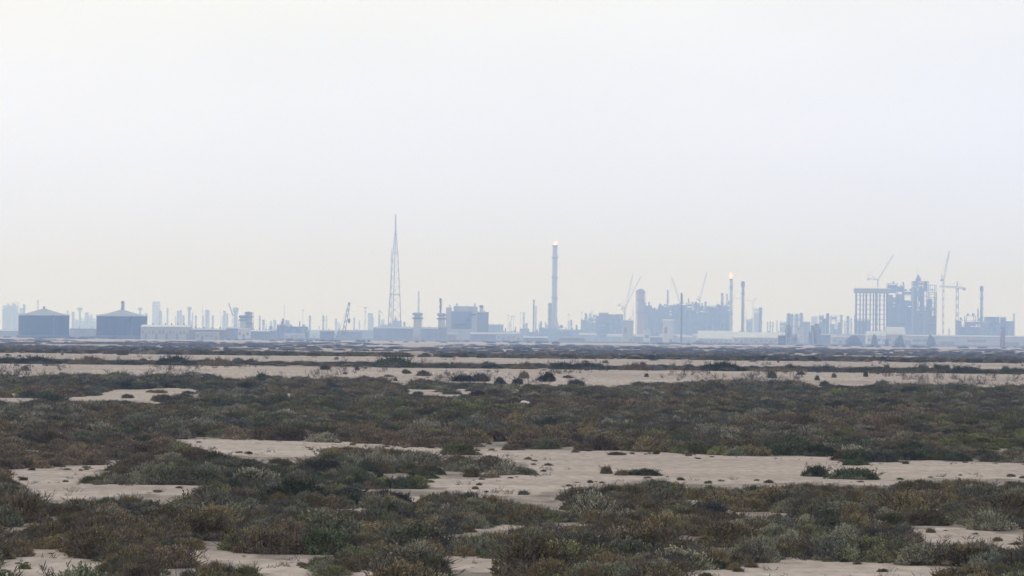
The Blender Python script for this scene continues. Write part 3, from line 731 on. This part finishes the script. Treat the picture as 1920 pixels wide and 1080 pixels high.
process(286, 299, [(286, 299, 565)], 8800, 'very faint tall slab tower right of the right tank', 'grey', .98, 3, bits=False)
column(301, 582, 5, 7000, 'slim column in front of the very faint slab tower')
stack(314, 578, 3, 6900, 'thin stack with swollen base right of the slab tower', flare=3)
shed(264, 355, 609, 3350, 'long white flat-roofed shed overlapping the right tank', 'pale', 'white', win=14, depth=30, pitch=.14)
shed(355, 422, 616, 3350, 'long dark-fronted shed right of the white flat-roofed one', 'grey', 'pale', win=9, depth=25)
shed(366, 410, 623, 3300, 'lilac-grey panel hut in front of the dark-fronted shed', 'pale', 'roof', win=5, depth=10, name='hut', cat='hut')
shed(422, 448, 613, 3920, 'plain grey-blue shed left of the small white cube building', 'blue', 'pale', win=3, depth=25)
shed(412, 422, 621, 3800, 'small white hut between grey sheds left of the white cube', 'white', 'roof', win=1, depth=6, name='hut', cat='hut')
shed(446, 468, 616, 3600, 'brightest white cube building under the twin silo towers', 'white', 'white', win=3, depth=16, pitch=.05, name='cube_building', cat='building')
shed(466, 505, 619, 3900, 'pale shed with bright roof right of the white cube', 'blue', 'white', win=6, depth=20)
for a in [(334,583,5,7200,'leftmost stack of the close pair left of the grey flat-headed tower'),(339,582,3.4,7000,'right stack of the close pair left of the grey flat-headed tower'),
          (344,592,4,6600,'short stubby stack below the close pair'),(361,586,2,7300,'needle-thin stack right of the grey flat-headed tower'),
          (399,592,3.4,6800,'short grey stack right of the double-topped column'),(421,583,4.5,7000,'left tall stack just before the leaning boom'),(426,588,3.4,6700,'right stack beside the leaning boom'),
          (487,592,3,6000,'dark plain stack right of the twin silo towers'),(494,600,4,5600,'stubby stack with dark foot right of the twin silo towers'),
          (508,602,3,7000,'small stack second after the stubby dark-footed one'),(515,600,5,7200,'wider small stack left of the guyed mast'),
          (581,592,3.4,5600,'leaning-looking stack with broad foot above the purple hangar end'),(606,592,2.8,5200,'dark stack rising from behind the grey box hut'),(630,598,4,7400,'faint short stack right of the grey box hut')]:
    stack(*a, plats=1, flare=3.4 if a[2] >= 4 or 'foot' in a[4] else 0)
stack(367, 592, 3.4, 6700, 'small stack with flared base right of the grey flat-headed tower', flare=4)
water_tower(355, 576, 9, 6600, 'grey flat-headed tower between the stacks above the white shed', stem=.55)
mast(380, 568, 7000, 'thin mast above the dark-fronted shed', 1.3)
column(389, 580, 7, 7000, 'double-topped pale column right of the thin mast')
mast(414, 580, 7600, 'faint needle mast left of the leaning boom', 1.0)
water_tower(442, 577, 11, 6200, 'broad bulb-headed tower right beside the leaning boom', stem=.7, hh=9)
f = Frame(437, 592, 6100, 'loading_boom', 'short thick boom leaning left beside the bulb-headed tower', 'boom')
Zt = f.Z(429.5, 570); f.part(MB().box(-3, 3, -3, 3, 0, 8).lattice((0, 0, 8), (0, 0, f.Z(437, 592)), 4, 3, 5, .3), 'pedestal', 'grey'); f.part(MB().bar((0, 0, f.Z(437, 592)), (f.X(429.5, 570), 0, Zt), 1.6, 1.1, n=8), 'boom', 'dark')
f.part(MB().box(f.X(429.5, 570) - 2, f.X(429.5, 570) + 1.4, -1, 1, Zt - 1, Zt + 1), 'boom_head', 'dark')
column(467, 584, 12, 4500, 'domed silo, right one of the twin silo towers', 'grey', name='silo', cat='silo')
f = stack(456, 592, 12, 4400, 'dark-capped silo, left one of the twin silo towers', 'pale', head=4.5, plats=1, name='silo', cat='silo')
mast(533, 570, 5600, 'tallest thin mast above the purple hangar', 1.1); mast(568, 580, 6600, 'faint thin mast right of the purple hangar', 1.2, 2.5); mast(606, 579, 7600, 'faint needle above the dark stack by the grey box hut', 1)
column(539, 600, 7, 6200, 'domed vessel at the foot of the tallest thin mast')
process(503, 578, [(503, 520, 617), (520, 545, 608.5), (545, 572, 612), (572, 578, 618)], 4700, 'long purple-grey hangar-like unit left of the grey box hut', 'blue', 1.0, 4)
shed(600, 626, 619, 3900, 'grey box hut with dark stack behind it', 'blue', 'roof', win=3, depth=14, name='hut', cat='hut')
# crawler crane
f = Frame(641, 625, 4200, 'crawler_crane', 'crawler crane with boom leaning right and hanging hook, left of the lattice tower', 'crane'); tp = (f.X(655, 567), 0, f.Z(655, 567))
f.part(MB().box(-4, 4, -3.4, -2.2, 0, 1.5).box(-4, 4, 2.2, 3.4, 0, 1.5), 'crawler_track', 'dark'); f.part(MB().box(-6, 3, -2.1, 2.1, 1.5, 4.6), 'house', 'grey')
f.part(MB().lattice((1, 0, 3), tp, 3.2, 1.4, 12, .26), 'boom', 'dark'); f.part(MB().bar((-5, 0, 4), (-2, 0, 12), .25).bar((-2, 0, 12), tp, .12), 'back_mast', 'dark')
zh = f.Z(655, 597); f.part(MB().bar(tp, (tp[0], 0, zh), .12), 'cable', 'dark'); f.part(MB().lathe([(.4, zh - 5), (1.3, zh - 3.5), (1.3, zh - 1), (.4, zh)], cx=tp[0], n=8), 'hook_block', 'dark')
# mid left
for a in [(664,596,3,6600,'short stack right of the crawler crane'),(711,590,3,6500,'short stack left of the great lattice tower')]: stack(*a, plats=1)
mast(685, 575, 5600, 'thin mast right of the crawler crane', 1.5, 3)
process(690, 699, [(690, 699, 587)], 7400, 'faint pale slab tower right of the thin mast', 'grey', .98, 5, bits=False)
shed(672, 700, 619, 5000, 'long hall with thin dark roof line right of the crawler crane', 'blue', 'dark', win=5, pitch=.1)
process(715, 753, [(715, 736, 608), (736, 752, 601), (752, 760, 612)], 5600, 'stepped unit around the foot of the great lattice tower', 'blue', .97, 6)
f = Frame(711, 582, 6300, 'loading_boom', 'faint small boom slanting right, left of the great lattice tower', 'boom')
f.part(MB().lattice((0, 0, 0), (0, 0, f.Z(711, 582)), 3, 2, 8, .25), 'pedestal', 'grey'); f.part(MB().bar((0, 0, f.Z(711, 582)), (f.X(718, 589), 0, f.Z(718, 589)), .9, .6, n=6), 'boom', 'grey')
# great lattice tower
f = Frame(741, 500, 4900, 'lattice_tower', 'tallest lattice tower tapering to a needle top', 'lattice tower'); k = f.k
z1, z2, z3, zt = f.Z(742, 553), f.Z(742, 475), f.Z(742, 440), f.Z(742, 402)
xo = f.X(742, 475)
b = MB(); W = [(0, 25), (z1 * .55, 22), (z1, 18.5), (z2, 9.5), (z3, 3.2)]
for i in range(4):
    sx, sy = ((-1, -1), (1, -1), (1, 1), (-1, 1))[i]; tx, ty = ((1, -1), (1, 1), (-1, 1), (-1, -1))[i]
    for (za, wa), (zb, wb) in zip(W, W[1:]):
        n = max(2, int((zb - za) / (wa * k * .8)))
        A = Vector((sx * wa * k / 2, sy * wa * k / 2, za)); B = Vector((sx * wb * k / 2, sy * wb * k / 2, zb)); C = Vector((tx * wa * k / 2, ty * wa * k / 2, za)); E = Vector((tx * wb * k / 2, ty * wb * k / 2, zb))
        b.bar(A, B, .36)
        for q in range(n):
            s0, s1 = q / n, (q + 1) / n; b.bar(A.lerp(B, s0), C.lerp(E, s1), .13); b.bar(C.lerp(E, s0), A.lerp(B, s1), .13); b.bar(A.lerp(B, s1), C.lerp(E, s1), .15)
f.part(b, 'tower_frame', 'crane'); f.part(MB().bar((-4 * k, 0, 0), (0, 0, z3), .75, .5, n=8).bar((0, 0, z3), (0, 0, zt), 1.3, .8, n=8), 'riser_pipe', 'rust')
for z, wd in ((z1, 19), (z2, 11), (z3, 6)): f.part(MB().box(-wd * k / 2, wd * k / 2, -wd * k / 2, wd * k / 2, z - .3, z + .9), 'platform', 'grey')
mast(734, 466, 5400, 'slender companion mast close on the left of the great lattice tower', 2.0)
# silos and power block
stack(783, 587, 15, 4300, 'white silo with dark cap standing alone left of the power block', 'pale', head=4, plats=1, cap='grey', name='silo', cat='silo')
stack(785, 547, 3, 6800, 'very faint stack rising behind the lone white silo', plats=1)
stack(828, 588, 13, 4300, 'white silo with dark cap at the left end of the power block', 'pale', head=4, plats=1, cap='grey', name='silo', cat='silo')
stack(826, 560, 3.2, 4400, 'dark chimney behind the silo at the power block', 'dark', plats=1, head=6)
shed(700, 822, 613, 4500, 'long low pale-blue hall under the lone white silo', 'blue', 'roof', win=12, depth=30)
shed(822, 838, 611, 4250, 'lilac annex below the silo of the power block', 'grey', 'grey', win=2, depth=14, name='annex', cat='building')
f = Frame(868, 612, 4500, 'power_block', 'big block with white frame and blue panel beside the silo', 'building')
X, Z = f.X, lambda v: f.Z(868, v)
f.part(MB().box(X(846), X(884), 0, 30, 0, Z(584)), 'blue_panel_wall', 'blue')
f.part(MB().box(X(836), X(846), -1, 30, 0, Z(577)), 'stair_tower', 'pale'); f.part(MB().box(X(884), X(895), -1, 30, 0, Z(575)), 'stair_tower', 'pale')
f.part(MB().box(X(850), X(890), 8, 24, Z(584), Z(574)), 'roof_house', 'pale')
for u, v, w in ((843, 571, 3), (856, 568, 4), (866, 573, 2), (874, 572, 2), (890, 568, 4)): f.part(MB().lathe([(w * f.k / 2, Z(576) - 2), (w * f.k / 2, Z(v) - 1), (.2, Z(v))], cx=X(u), cy=12, n=10), 'roof_vent', 'white')
f.part(MB().box(X(880), X(893), -4, -1.05, Z(591), Z(588)), 'gantry', 'dark'); f.part(MB().box(X(876), X(881), -4, -.05, Z(602), Z(598)), 'gantry', 'dark')
f.part(MB().box(X(851), X(876), -2.5, -.05, Z(610), Z(607)), 'gantry', 'dark')
f.part(MB().box(X(843), X(891), -14, -5, 0, Z(617), tx=(X(891) - X(843)) * .06, ty=2), 'pale_annex', 'pale')
shed(895, 916, 584.5, 4450, 'tall dark blue block at the right end of the power block', 'blue', 'grey', win=2, depth=26, pitch=.03, name='tall_block', cat='building')
f = stack(902.5, 573, 7, 4700, 'pointed pale vent behind the tall dark blue block', 'pale', plats=1, flare=6)
shed(915, 944, 608, 4900, 'lower hazy blue block right of the tall dark blue one', 'blue', 'roof', win=4, depth=24, pitch=.05, name='low_block', cat='building')
for a in [(953,590,'faint T-headed mast, first after the lower blue block'),(959,592,'faint mast second after the lower blue block'),(963,591,'faint mast third after the lower blue block'),(976,585,'faint mast left of the close faint stack'),(1067,588,'faint mast right of the tall flare'),(1091,584,'faint dotted mast left of the right-hand works'),(1110,583,'faint small mast on the ramp of the right-hand works')]:
    mast(a[0], a[1], 6900, a[2], 1.1, 2)
stack(982, 586, 4, 7300, 'faint wide stack left of the sharp dark one', plats=1)
stack(1001, 562, 3, 5200, 'sharp dark stack on splayed legs left of the tall flare', 'dark', flare=6, plats=1)
stack(1005, 573, 1.8, 5600, 'thin spike just right of the sharp dark stack', plats=1)
stack(1040.5, 460, 9.5, 5300, 'tallest flare stack with small orange flame', 'concrete', flare=17, plats=3, name='flare_stack', cat='flare stack', flame=(3, 5.5, 9))
column(1031.5, 567, 6, 5250, 'shoulder column attached left of the tallest flare stack')
stack(1071, 600, 3.4, 6000, 'short dark stack on a mound right of the tallest flare', flare=5, plats=1); stack(1098, 587, 3.4, 6000, 'short dark stack on the ramp left of the right-hand works', plats=1)
process(945, 1090, [(945, 975, 622), (975, 992, 616), (992, 1012, 622), (1012, 1062, 614), (1062, 1090, 618)], 5100, 'low jumble of hazy units at the feet of the tall flare', 'blue', .95, 7)
process(1090, 1120, [(1090, 1104, 598), (1104, 1120, 595)], 5600, 'ramp-like hazy units left of the flat-topped block', 'blue', .95, 8)
process(1118, 1168, [(1118, 1124, 590), (1124, 1140, 586), (1140, 1168, 589)], 5200, 'flat-topped hazy block left of the crane pair', 'blue', .98, 9, bits=False)
crane(1171, 620, 1171, 580, 1202, 518, 5600, 'right and more slanted boom of the two crossing cranes', 1160, 571)
crane(1171, 620, 1172, 589, 1186, 515, 6100, 'fainter upright boom of the two crossing cranes', 1166, 578)
column(1202, 541, 14, 5100, 'fat domed reactor column with side pipe', 'rust', name='reactor_column')
shed(1168, 1188, 600, 4700, 'pale boxy building under the two crossing cranes', 'pale', 'roof', win=2, depth=16, pitch=.05, name='boxy_building', cat='building')
mast(1187, 576, 5300, 'thin mast left of the fat reactor column', 1.2)
shed(1244, 1263, 599, 4600, 'white upright building in front of the long block', 'white', 'white', win=2, depth=14, pitch=.04, name='upright_building', cat='building')
shed(1207, 1219, 619, 4450, 'small white hut at the left foot of the long block', 'white', 'roof', win=1, depth=10, name='hut', cat='hut')
process(1205, 1372, [(1205, 1222, 573), (1222, 1236, 578), (1236, 1262, 573), (1262, 1288, 572), (1288, 1312, 568), (1312, 1330, 574), (1330, 1352, 573), (1352, 1372, 571)], 5300, 'long massive jagged-topped block, widest unit of the works', 'blue', .99, 10, depth=40)
stack(1252, 545, 3, 5350, 'thin stack with side arm above the long block', plats=1)
crane(1275, 600, 1275, 570, 1259, 519, 5500, 'crane with boom leaning left above the long block', 1280, 566)
crane(1312, 600, 1312, 566, 1325, 511, 5600, 'crane with boom leaning right above the long block', 1308, 560)
stack(1278, 550, 2.4, 4500, 'slim pole with fat dark head before the long block', 'dark', plats=1, head=15, name='flood_light_pole', cat='light pole'); 
stack(1354, 550, 4.4, 5400, 'short dark chimney left of the second flare', plats=1); stack(1363, 551, 2.2, 5450, 'thin spike between dark chimney and second flare', plats=1)
stack(1371, 523, 5.5, 5250, 'second, shorter flare stack with white-hot flame, at the long block', 'pale', plats=2, name='flare_stack', cat='flare stack', flame=(-2, 4.5, 13))
stack(1393, 528, 5, 4900, 'dark-headed chimney standing free right of the second flare', 'grey', head=11, flare=6, plats=1)
crane(1400, 610, 1412, 566, 1376, 558, 7600, 'very faint crane with level jib behind the free-standing chimney', 1418, 560)
shed(1400, 1410, 599, 5900, 'rounded hazy box right of the free-standing chimney', 'blue', 'roof', win=1, pitch=.1, name='hazy_box', cat='building')
mast(1399, 584, 6000, 'thin short mast right of the free-standing chimney', 1.1)
process(1415, 1424, [(1415, 1424, 578)], 6400, 'pale slab left of its dark column twin', 'pale', 1, 11, bits=False)
stack(1426, 577, 5, 5500, 'dark column with headed top against the pale slab', 'dark', head=4, plats=1)
for a in [(1439,604,2.2,6300,'first of three tiny stacks right of the pale slab'),(1444,603,2.2,6300,'second of three tiny stacks right of the pale slab'),(1449,604,2.2,6300,'third of three tiny stacks right of the pale slab')]: stack(*a, plats=1)
process(1464, 1476, [(1464, 1476, 603)], 6300, 'low hazy unit left of the column cluster', 'blue', 1, 12, bits=False)
for a in [(1479,587,6,'dark'),(1485,588,5,'grey'),(1494,588,7,'grey'),(1502.5,586,5.5,'grey')]:
    column(a[0], a[1], a[2], 5300 if a[0] < 1490 else 5500, {1479:'leftmost column of the four-column cluster',1485:'second column of the four-column cluster',1494:'third column of the four-column cluster',1502.5:'rightmost column of the four-column cluster'}[a[0]], a[3], group='four-column cluster')
process(1506, 1519, [(1506, 1519, 603)], 5300, 'sloping-roofed hazy unit right of the column cluster', 'blue', 1, 13, bits=False)
process(1523, 1533, [(1523, 1533, 593)], 6900, 'faint pale slab before the slant-topped tower', 'pale', 1, 14, bits=False)
process(1538, 1550, [(1538, 1544, 591), (1544, 1550, 597)], 5000, 'slant-topped tower between faint slabs', 'blue', 1, 15, bits=False)
column(1552, 587, 5, 5000, 'pointed dark column touching the slant-topped tower', 'dark')
process(1559, 1579, [(1559, 1579, 592)], 5500, 'open-topped square unit right of the pointed column', 'blue', .9, 16, holes=True, bits=False)
stack(1577.5, 591, 4, 5400, 'column at the right edge of the open-topped unit', plats=1); column(1590, 592, 4.5, 5300, 'grey column left of the pillared frame', 'grey'); stack(1596, 597, 2.5, 6000, 'small spike beside the grey column left of the pillared frame', plats=1); stack(1603, 591, 3, 5600, 'slim column touching the pillared frame', plats=1)
# white wedge
f = Frame(1502, 630, 4200, 'hopper', 'white wedge-shaped hopper narrowing to its foot, before the column cluster', 'hopper')
zt, zb = f.Z(1502, 614), 0
b = MB().add([(f.X(1494), 0, zt), (f.X(1508), 0, zt), (f.X(1508), 9, zt), (f.X(1494), 9, zt), (f.X(1503), 2, zb + 1), (f.X(1508), 2, zb + 1), (f.X(1508), 7, zb + 1), (f.X(1503), 7, zb + 1)], [(0, 1, 2, 3), (7, 6, 5, 4), (0, 4, 5, 1), (1, 5, 6, 2), (2, 6, 7, 3), (3, 7, 4, 0)])
f.part(b, 'bin', 'white'); f.part(MB().box(f.X(1503), f.X(1508), 2.2, 6.8, 0, .98), 'base', 'grey'); f.part(MB().box(f.X(1495), f.X(1501), -1.2, -.05, f.Z(1500, 617), f.Z(1500, 616)), 'walkway', 'dark')
shed(1460, 1473, 629, 3900, 'small dark gabled hut before the long pale roofs', 'dark', 'dark', win=1, depth=8, pitch=.35, name='hut', cat='hut')
process(1520, 1538, [(1520, 1527, 622), (1527, 1538, 614)], 4100, 'dark near unit right of the white wedge hopper', 'grey', .95, 17)
process(1476, 1494, [(1476, 1481, 617), (1481, 1494, 626)], 4100, 'dark near unit left of the white wedge hopper', 'grey', .95, 18)
shed(1310, 1376, 620, 4600, 'pale rounded long roof below the second flare', 'pale', 'white', win=7, depth=40, pitch=.6)
shed(1376, 1478, 623, 4400, 'longest pale flat hall right of the free-standing chimney', 'pale', 'white', win=11, depth=40, pitch=.45)
# pillared frame
f = Frame(1634, 545, 4900, 'pillared_frame', 'tall open frame on slender pillars carrying a deck', 'steel frame')
zt, zd = f.Z(1634, 541), f.Z(1634, 550); xs = [1606, 1613, 1619, 1625, 1632, 1638, 1643.5, 1650, 1658, 1664]
f.part(MB().box(f.X(1602.5, 545), f.X(1667, 545), 0, 16, zd, zt), 'deck', 'grey')
for u in xs:
    x = f.X(u, 560); f.part(MB().box(x - .95, x + .95, .5, 2.0, 0, zd - .01), 'pillar', 'dark')
for u in xs[::3]: x = f.X(u, 560); f.part(MB().box(x - .6, x + .6, 13.5, 15, 0, zd - .01), 'pillar', 'dark')
for v in (555, 563, 572, 581, 590, 599, 609): z = f.Z(1634, v); f.part(MB().box(f.X(1606, v), f.X(1664, v), .8, 1.3, z, z + .7), 'cross_beam', 'dark')
for i in range(14): x = f.X(1604 + i * 4.7, 545); f.part(MB().box(x, x + .5, .2, .6, zt - .01, zt + 1.5), 'parapet_post', 'grey')
process(1608, 1632, [(1608, 1632, 600)], 5100, 'lilac lower unit seen between the left pillars of the pillared frame', 'blue', 1, 19, bits=False)
crane(1646, 620, 1646, 527, 1674.5, 479, 5200, 'luffing crane over the pillared frame, boom slanting right', 1628, 522, back=(1629, 513))
f.e
process(1666, 1712, [(1666, 1683, 531), (1683, 1695, 537), (1695, 1712, 545)], 5000, 'stepped tall tower unit right of the pillared frame', 'blue', .93, 20, holes=True, depth=26)
stack(1693.5, 529, 2.6, 5050, 'short spike on the steps of the stepped tall tower unit', plats=1)
process(1713, 1756, [(1713, 1741, 527), (1741, 1756, 548)], 4950, 'tallest tower unit, with a thin mast on top', 'blue', .93, 21, holes=True, depth=26)
mast(1721, 499, 4980, 'thin mast rising from the tallest tower unit', 1.0)
process(1744, 1755, [(1744, 1755, 534)], 5060, 'open skeletal frame on the right shoulder of the tallest tower unit', 'grey', .12, 22, holes=True, bits=False)
crane(1769, 620, 1769, 527, 1780, 471, 5000, 'highest luffing crane with near-vertical boom', 1765, 524, w=2.6, back=(1765.5, 513))
f = Frame(1795, 540, 5000, 'tower_crane', 'hammerhead crane with level jib reaching left', 'crane'); zj = f.Z(1795, 540); 
f.part(MB().lattice((0, 0, 0), (0, 0, zj), 3.6, 3.2, 14, .28), 'mast', 'crane'); f.part(MB().lattice((0, 0, zj + 1), (f.X(1762, 537), 0, f.Z(1762, 537)), 2.4, 1.6, 12, .22), 'jib', 'crane')
f.part(MB().lattice((0, 0, zj + 1), (f.X(1808, 541), 0, f.Z(1808, 541)), 2.4, 2.2, 4, .22), 'counter_jib', 'crane'); f.part(MB().box(f.X(1804), f.X(1810), -1.4, 1.4, zj - 3.4, zj + .4), 'counterweight', 'concrete')
f.part(MB().lattice((0, 0, zj + 1), (0, 0, f.Z(1795, 528)), 2, .8, 3, .25), 'apex', 'crane'); f.part(MB().bar((0, 0, f.Z(1795, 528)), (f.X(1775, 538), 0, f.Z(1775, 538)), .12).bar((0, 0, f.Z(1795, 528)), (f.X(1806, 540), 0, f.Z(1806, 540)), .12), 'tie_rod', 'dark'); f.part(MB().box(-1.2, 1.2, -2.8, -1.7, zj - 2.6, zj), 'cab', 'pale')
stack(1840.5, 537, 4.6, 5000, 'free-standing chimney with dark tip far right', 'grey', head=9, plats=1); stack(1833.5, 579, 2, 5300, 'thin pipe stack left of the far right chimney', plats=1); stack(1901, 588, 3.5, 7200, 'very faint stack near the right edge', plats=1)
process(1795, 1846, [(1795, 1812, 600), (1812, 1829, 592), (1829, 1846, 601)], 4900, 'skeletal low unit under the far right chimney', 'blue', .85, 23, holes=True)
process(1846, 1901, [(1846, 1886, 594), (1886, 1901, 602)], 4950, 'wide dark-topped unit near the right edge', 'blue', .99, 24, bits=False)
f = Frame(1880, 620, 3700, 'brick_chimney', 'short reddish pillar at the right edge, nearest to the plain', 'chimney'); z = f.Z(1880, 616); f.part(MB().lathe([(2.3, 0), (1.9, z * .8), (1.6, z)], n=12), 'shaft', 'rust', True); f.part(MB().lathe([(1.5, z), (1.9, z + .3), (1.9, z + .9), (1.2, z + 1)], n=12), 'rim', 'dark')
shed(1664, 1697, 613, 4300, 'pale trapezoid-roofed hall under the stepped tall tower unit', 'pale', 'white', win=4, depth=24, pitch=.4)
shed(1626, 1662, 621, 4300, 'low white hall in front of the pillared frame', 'white', 'white', win=4, depth=20, pitch=.3)
shed(1700, 1800, 628, 4500, 'long pale strip-like hall under the tallest tower unit', 'pale', 'pale', win=2, depth=30); shed(1800, 1925, 629, 4500, 'long pale strip-like hall at the right edge', 'pale', 'pale', win=2, depth=30)
shed(1540, 1626, 626, 4600, 'long pale strip-like hall left of the pillared frame', 'blue', 'roof', win=8, depth=30)
for u, v, w, lab in ((1746, 629, 17, 'dark dome-shaped stockpile under the tallest luffing crane'), (1640, 627, 13, 'dark pointed stockpile in front of the low white hall'), (1311, 639, 26, 'flat grey stockpile before the long pale roofs'), (1687, 630, 20, 'dark lumpy stockpile before the trapezoid-roofed hall'), (1600, 629, 30, 'long dark stockpile left of the pillared frame'), (1663, 634, 9, 'small dark stockpile between two larger ones on the right'), (1470, 0, 0, '')):
    if not w: continue
    p = P(u, v, 3800); r = w / 2 * 3800 / F; b = MB().lathe([(r, -.1), (r * .95, p.z * .35), (r * .7, p.z * .7), (r * .35, p.z * .95), (.3, p.z)], n=18)
    b.v = [(q[0] * (1 + .2 * nz(q[0], q[2], u)), q[1], q[2] * (1 + .25 * nz(q[0] * .4, q[1] * .4, u))) for q in b.v]
    o = b.build('stockpile', M['dark'], None, (p.x, 3800, 0)); tag(o, lab, 'stockpile')
# --- the continuous belt of low sheds and walls in front of and between the units
q = random.Random(77); n = 0; u = -6
rowlab = []
while u < 1930:
    w = q.uniform(16, 52); D = q.uniform(4300, 5600); vt = 634 - (960 - u) * .0104 - q.uniform(4, 13)
    n += 1
    shed(u, u + w, vt, D, f"low hazy shed, {ordinal(n)} from the left in the belt at the foot of the works", q.choice(['blue', 'pale', 'grey', 'blue', 'concrete']), q.choice(['roof', 'pale', 'grey']), win=max(1, int(w / 9)), depth=18, pitch=q.uniform(.1, .35), group='low sheds along the works')
    u += w * q.uniform(.7, 1.1)
n = 0; u = 60
while u < 1915:      # very faint slender stacks behind everything
    n += 1; D = q.uniform(7600, 9200)
    stack(u, 634 - (960 - u) * .0104 - q.uniform(18, 44), q.uniform(1.6, 4.5), D, f"barely visible hazy stack, {ordinal(n)} from the left behind the works", 'grey', plats=1, group='faint stacks behind the works')
    u += q.uniform(14, 44) * (1 if u < 720 or u > 1380 else 1.6)
# perimeter wall
for i in range(16):
    u0 = -10 + i * 122; p0 = P(u0, 640, 3980); p1 = P(u0 + 121, 640, 3980); f = Frame(u0 + 60, 640, 3980, 'perimeter_wall', f"grey perimeter wall panel, {ordinal(i + 1)} from the left before the works", 'wall', 'perimeter wall of the works')
    L_ = (p1.x - p0.x) / 2; h = q.uniform(1.6, 2.6); f.part(MB().box(-L_, L_, 0, .4, 0, h), 'panel', 'concrete')
    for j in range(13): x = -L_ + .3 + j * (2 * L_ - .6) / 12; f.part(MB().box(x - .25, x + .25, -.15, .55, 0, h + .3), 'post', 'grey')
# ------------------------------------------------------------------ haze over the whole plain
hz = MB().box(-9000, 9000, -300, 14500, -2, 212).build('haze', bpy.data.materials.new('haze_air')); tag(hz, 'pale dusty air lying over the whole plain', 'haze', kind='stuff')
t = hz.data.materials[0]; t.use_nodes = True; t = t.node_tree; t.nodes.clear()
ho = t.nodes.new('ShaderNodeOutputMaterial'); hv = t.nodes.new('ShaderNodeVolumePrincipled')
hv.inputs['Color'].default_value = (.385, .565, 1, 1); hv.inputs['Absorption Color'].default_value = (1, 1, 1, 1)
hv.inputs['Density'].default_value = 2.35e-4; hv.inputs['Anisotropy'].default_value = .55
t.links.new(hv.outputs[0], ho.inputs['Volume'])
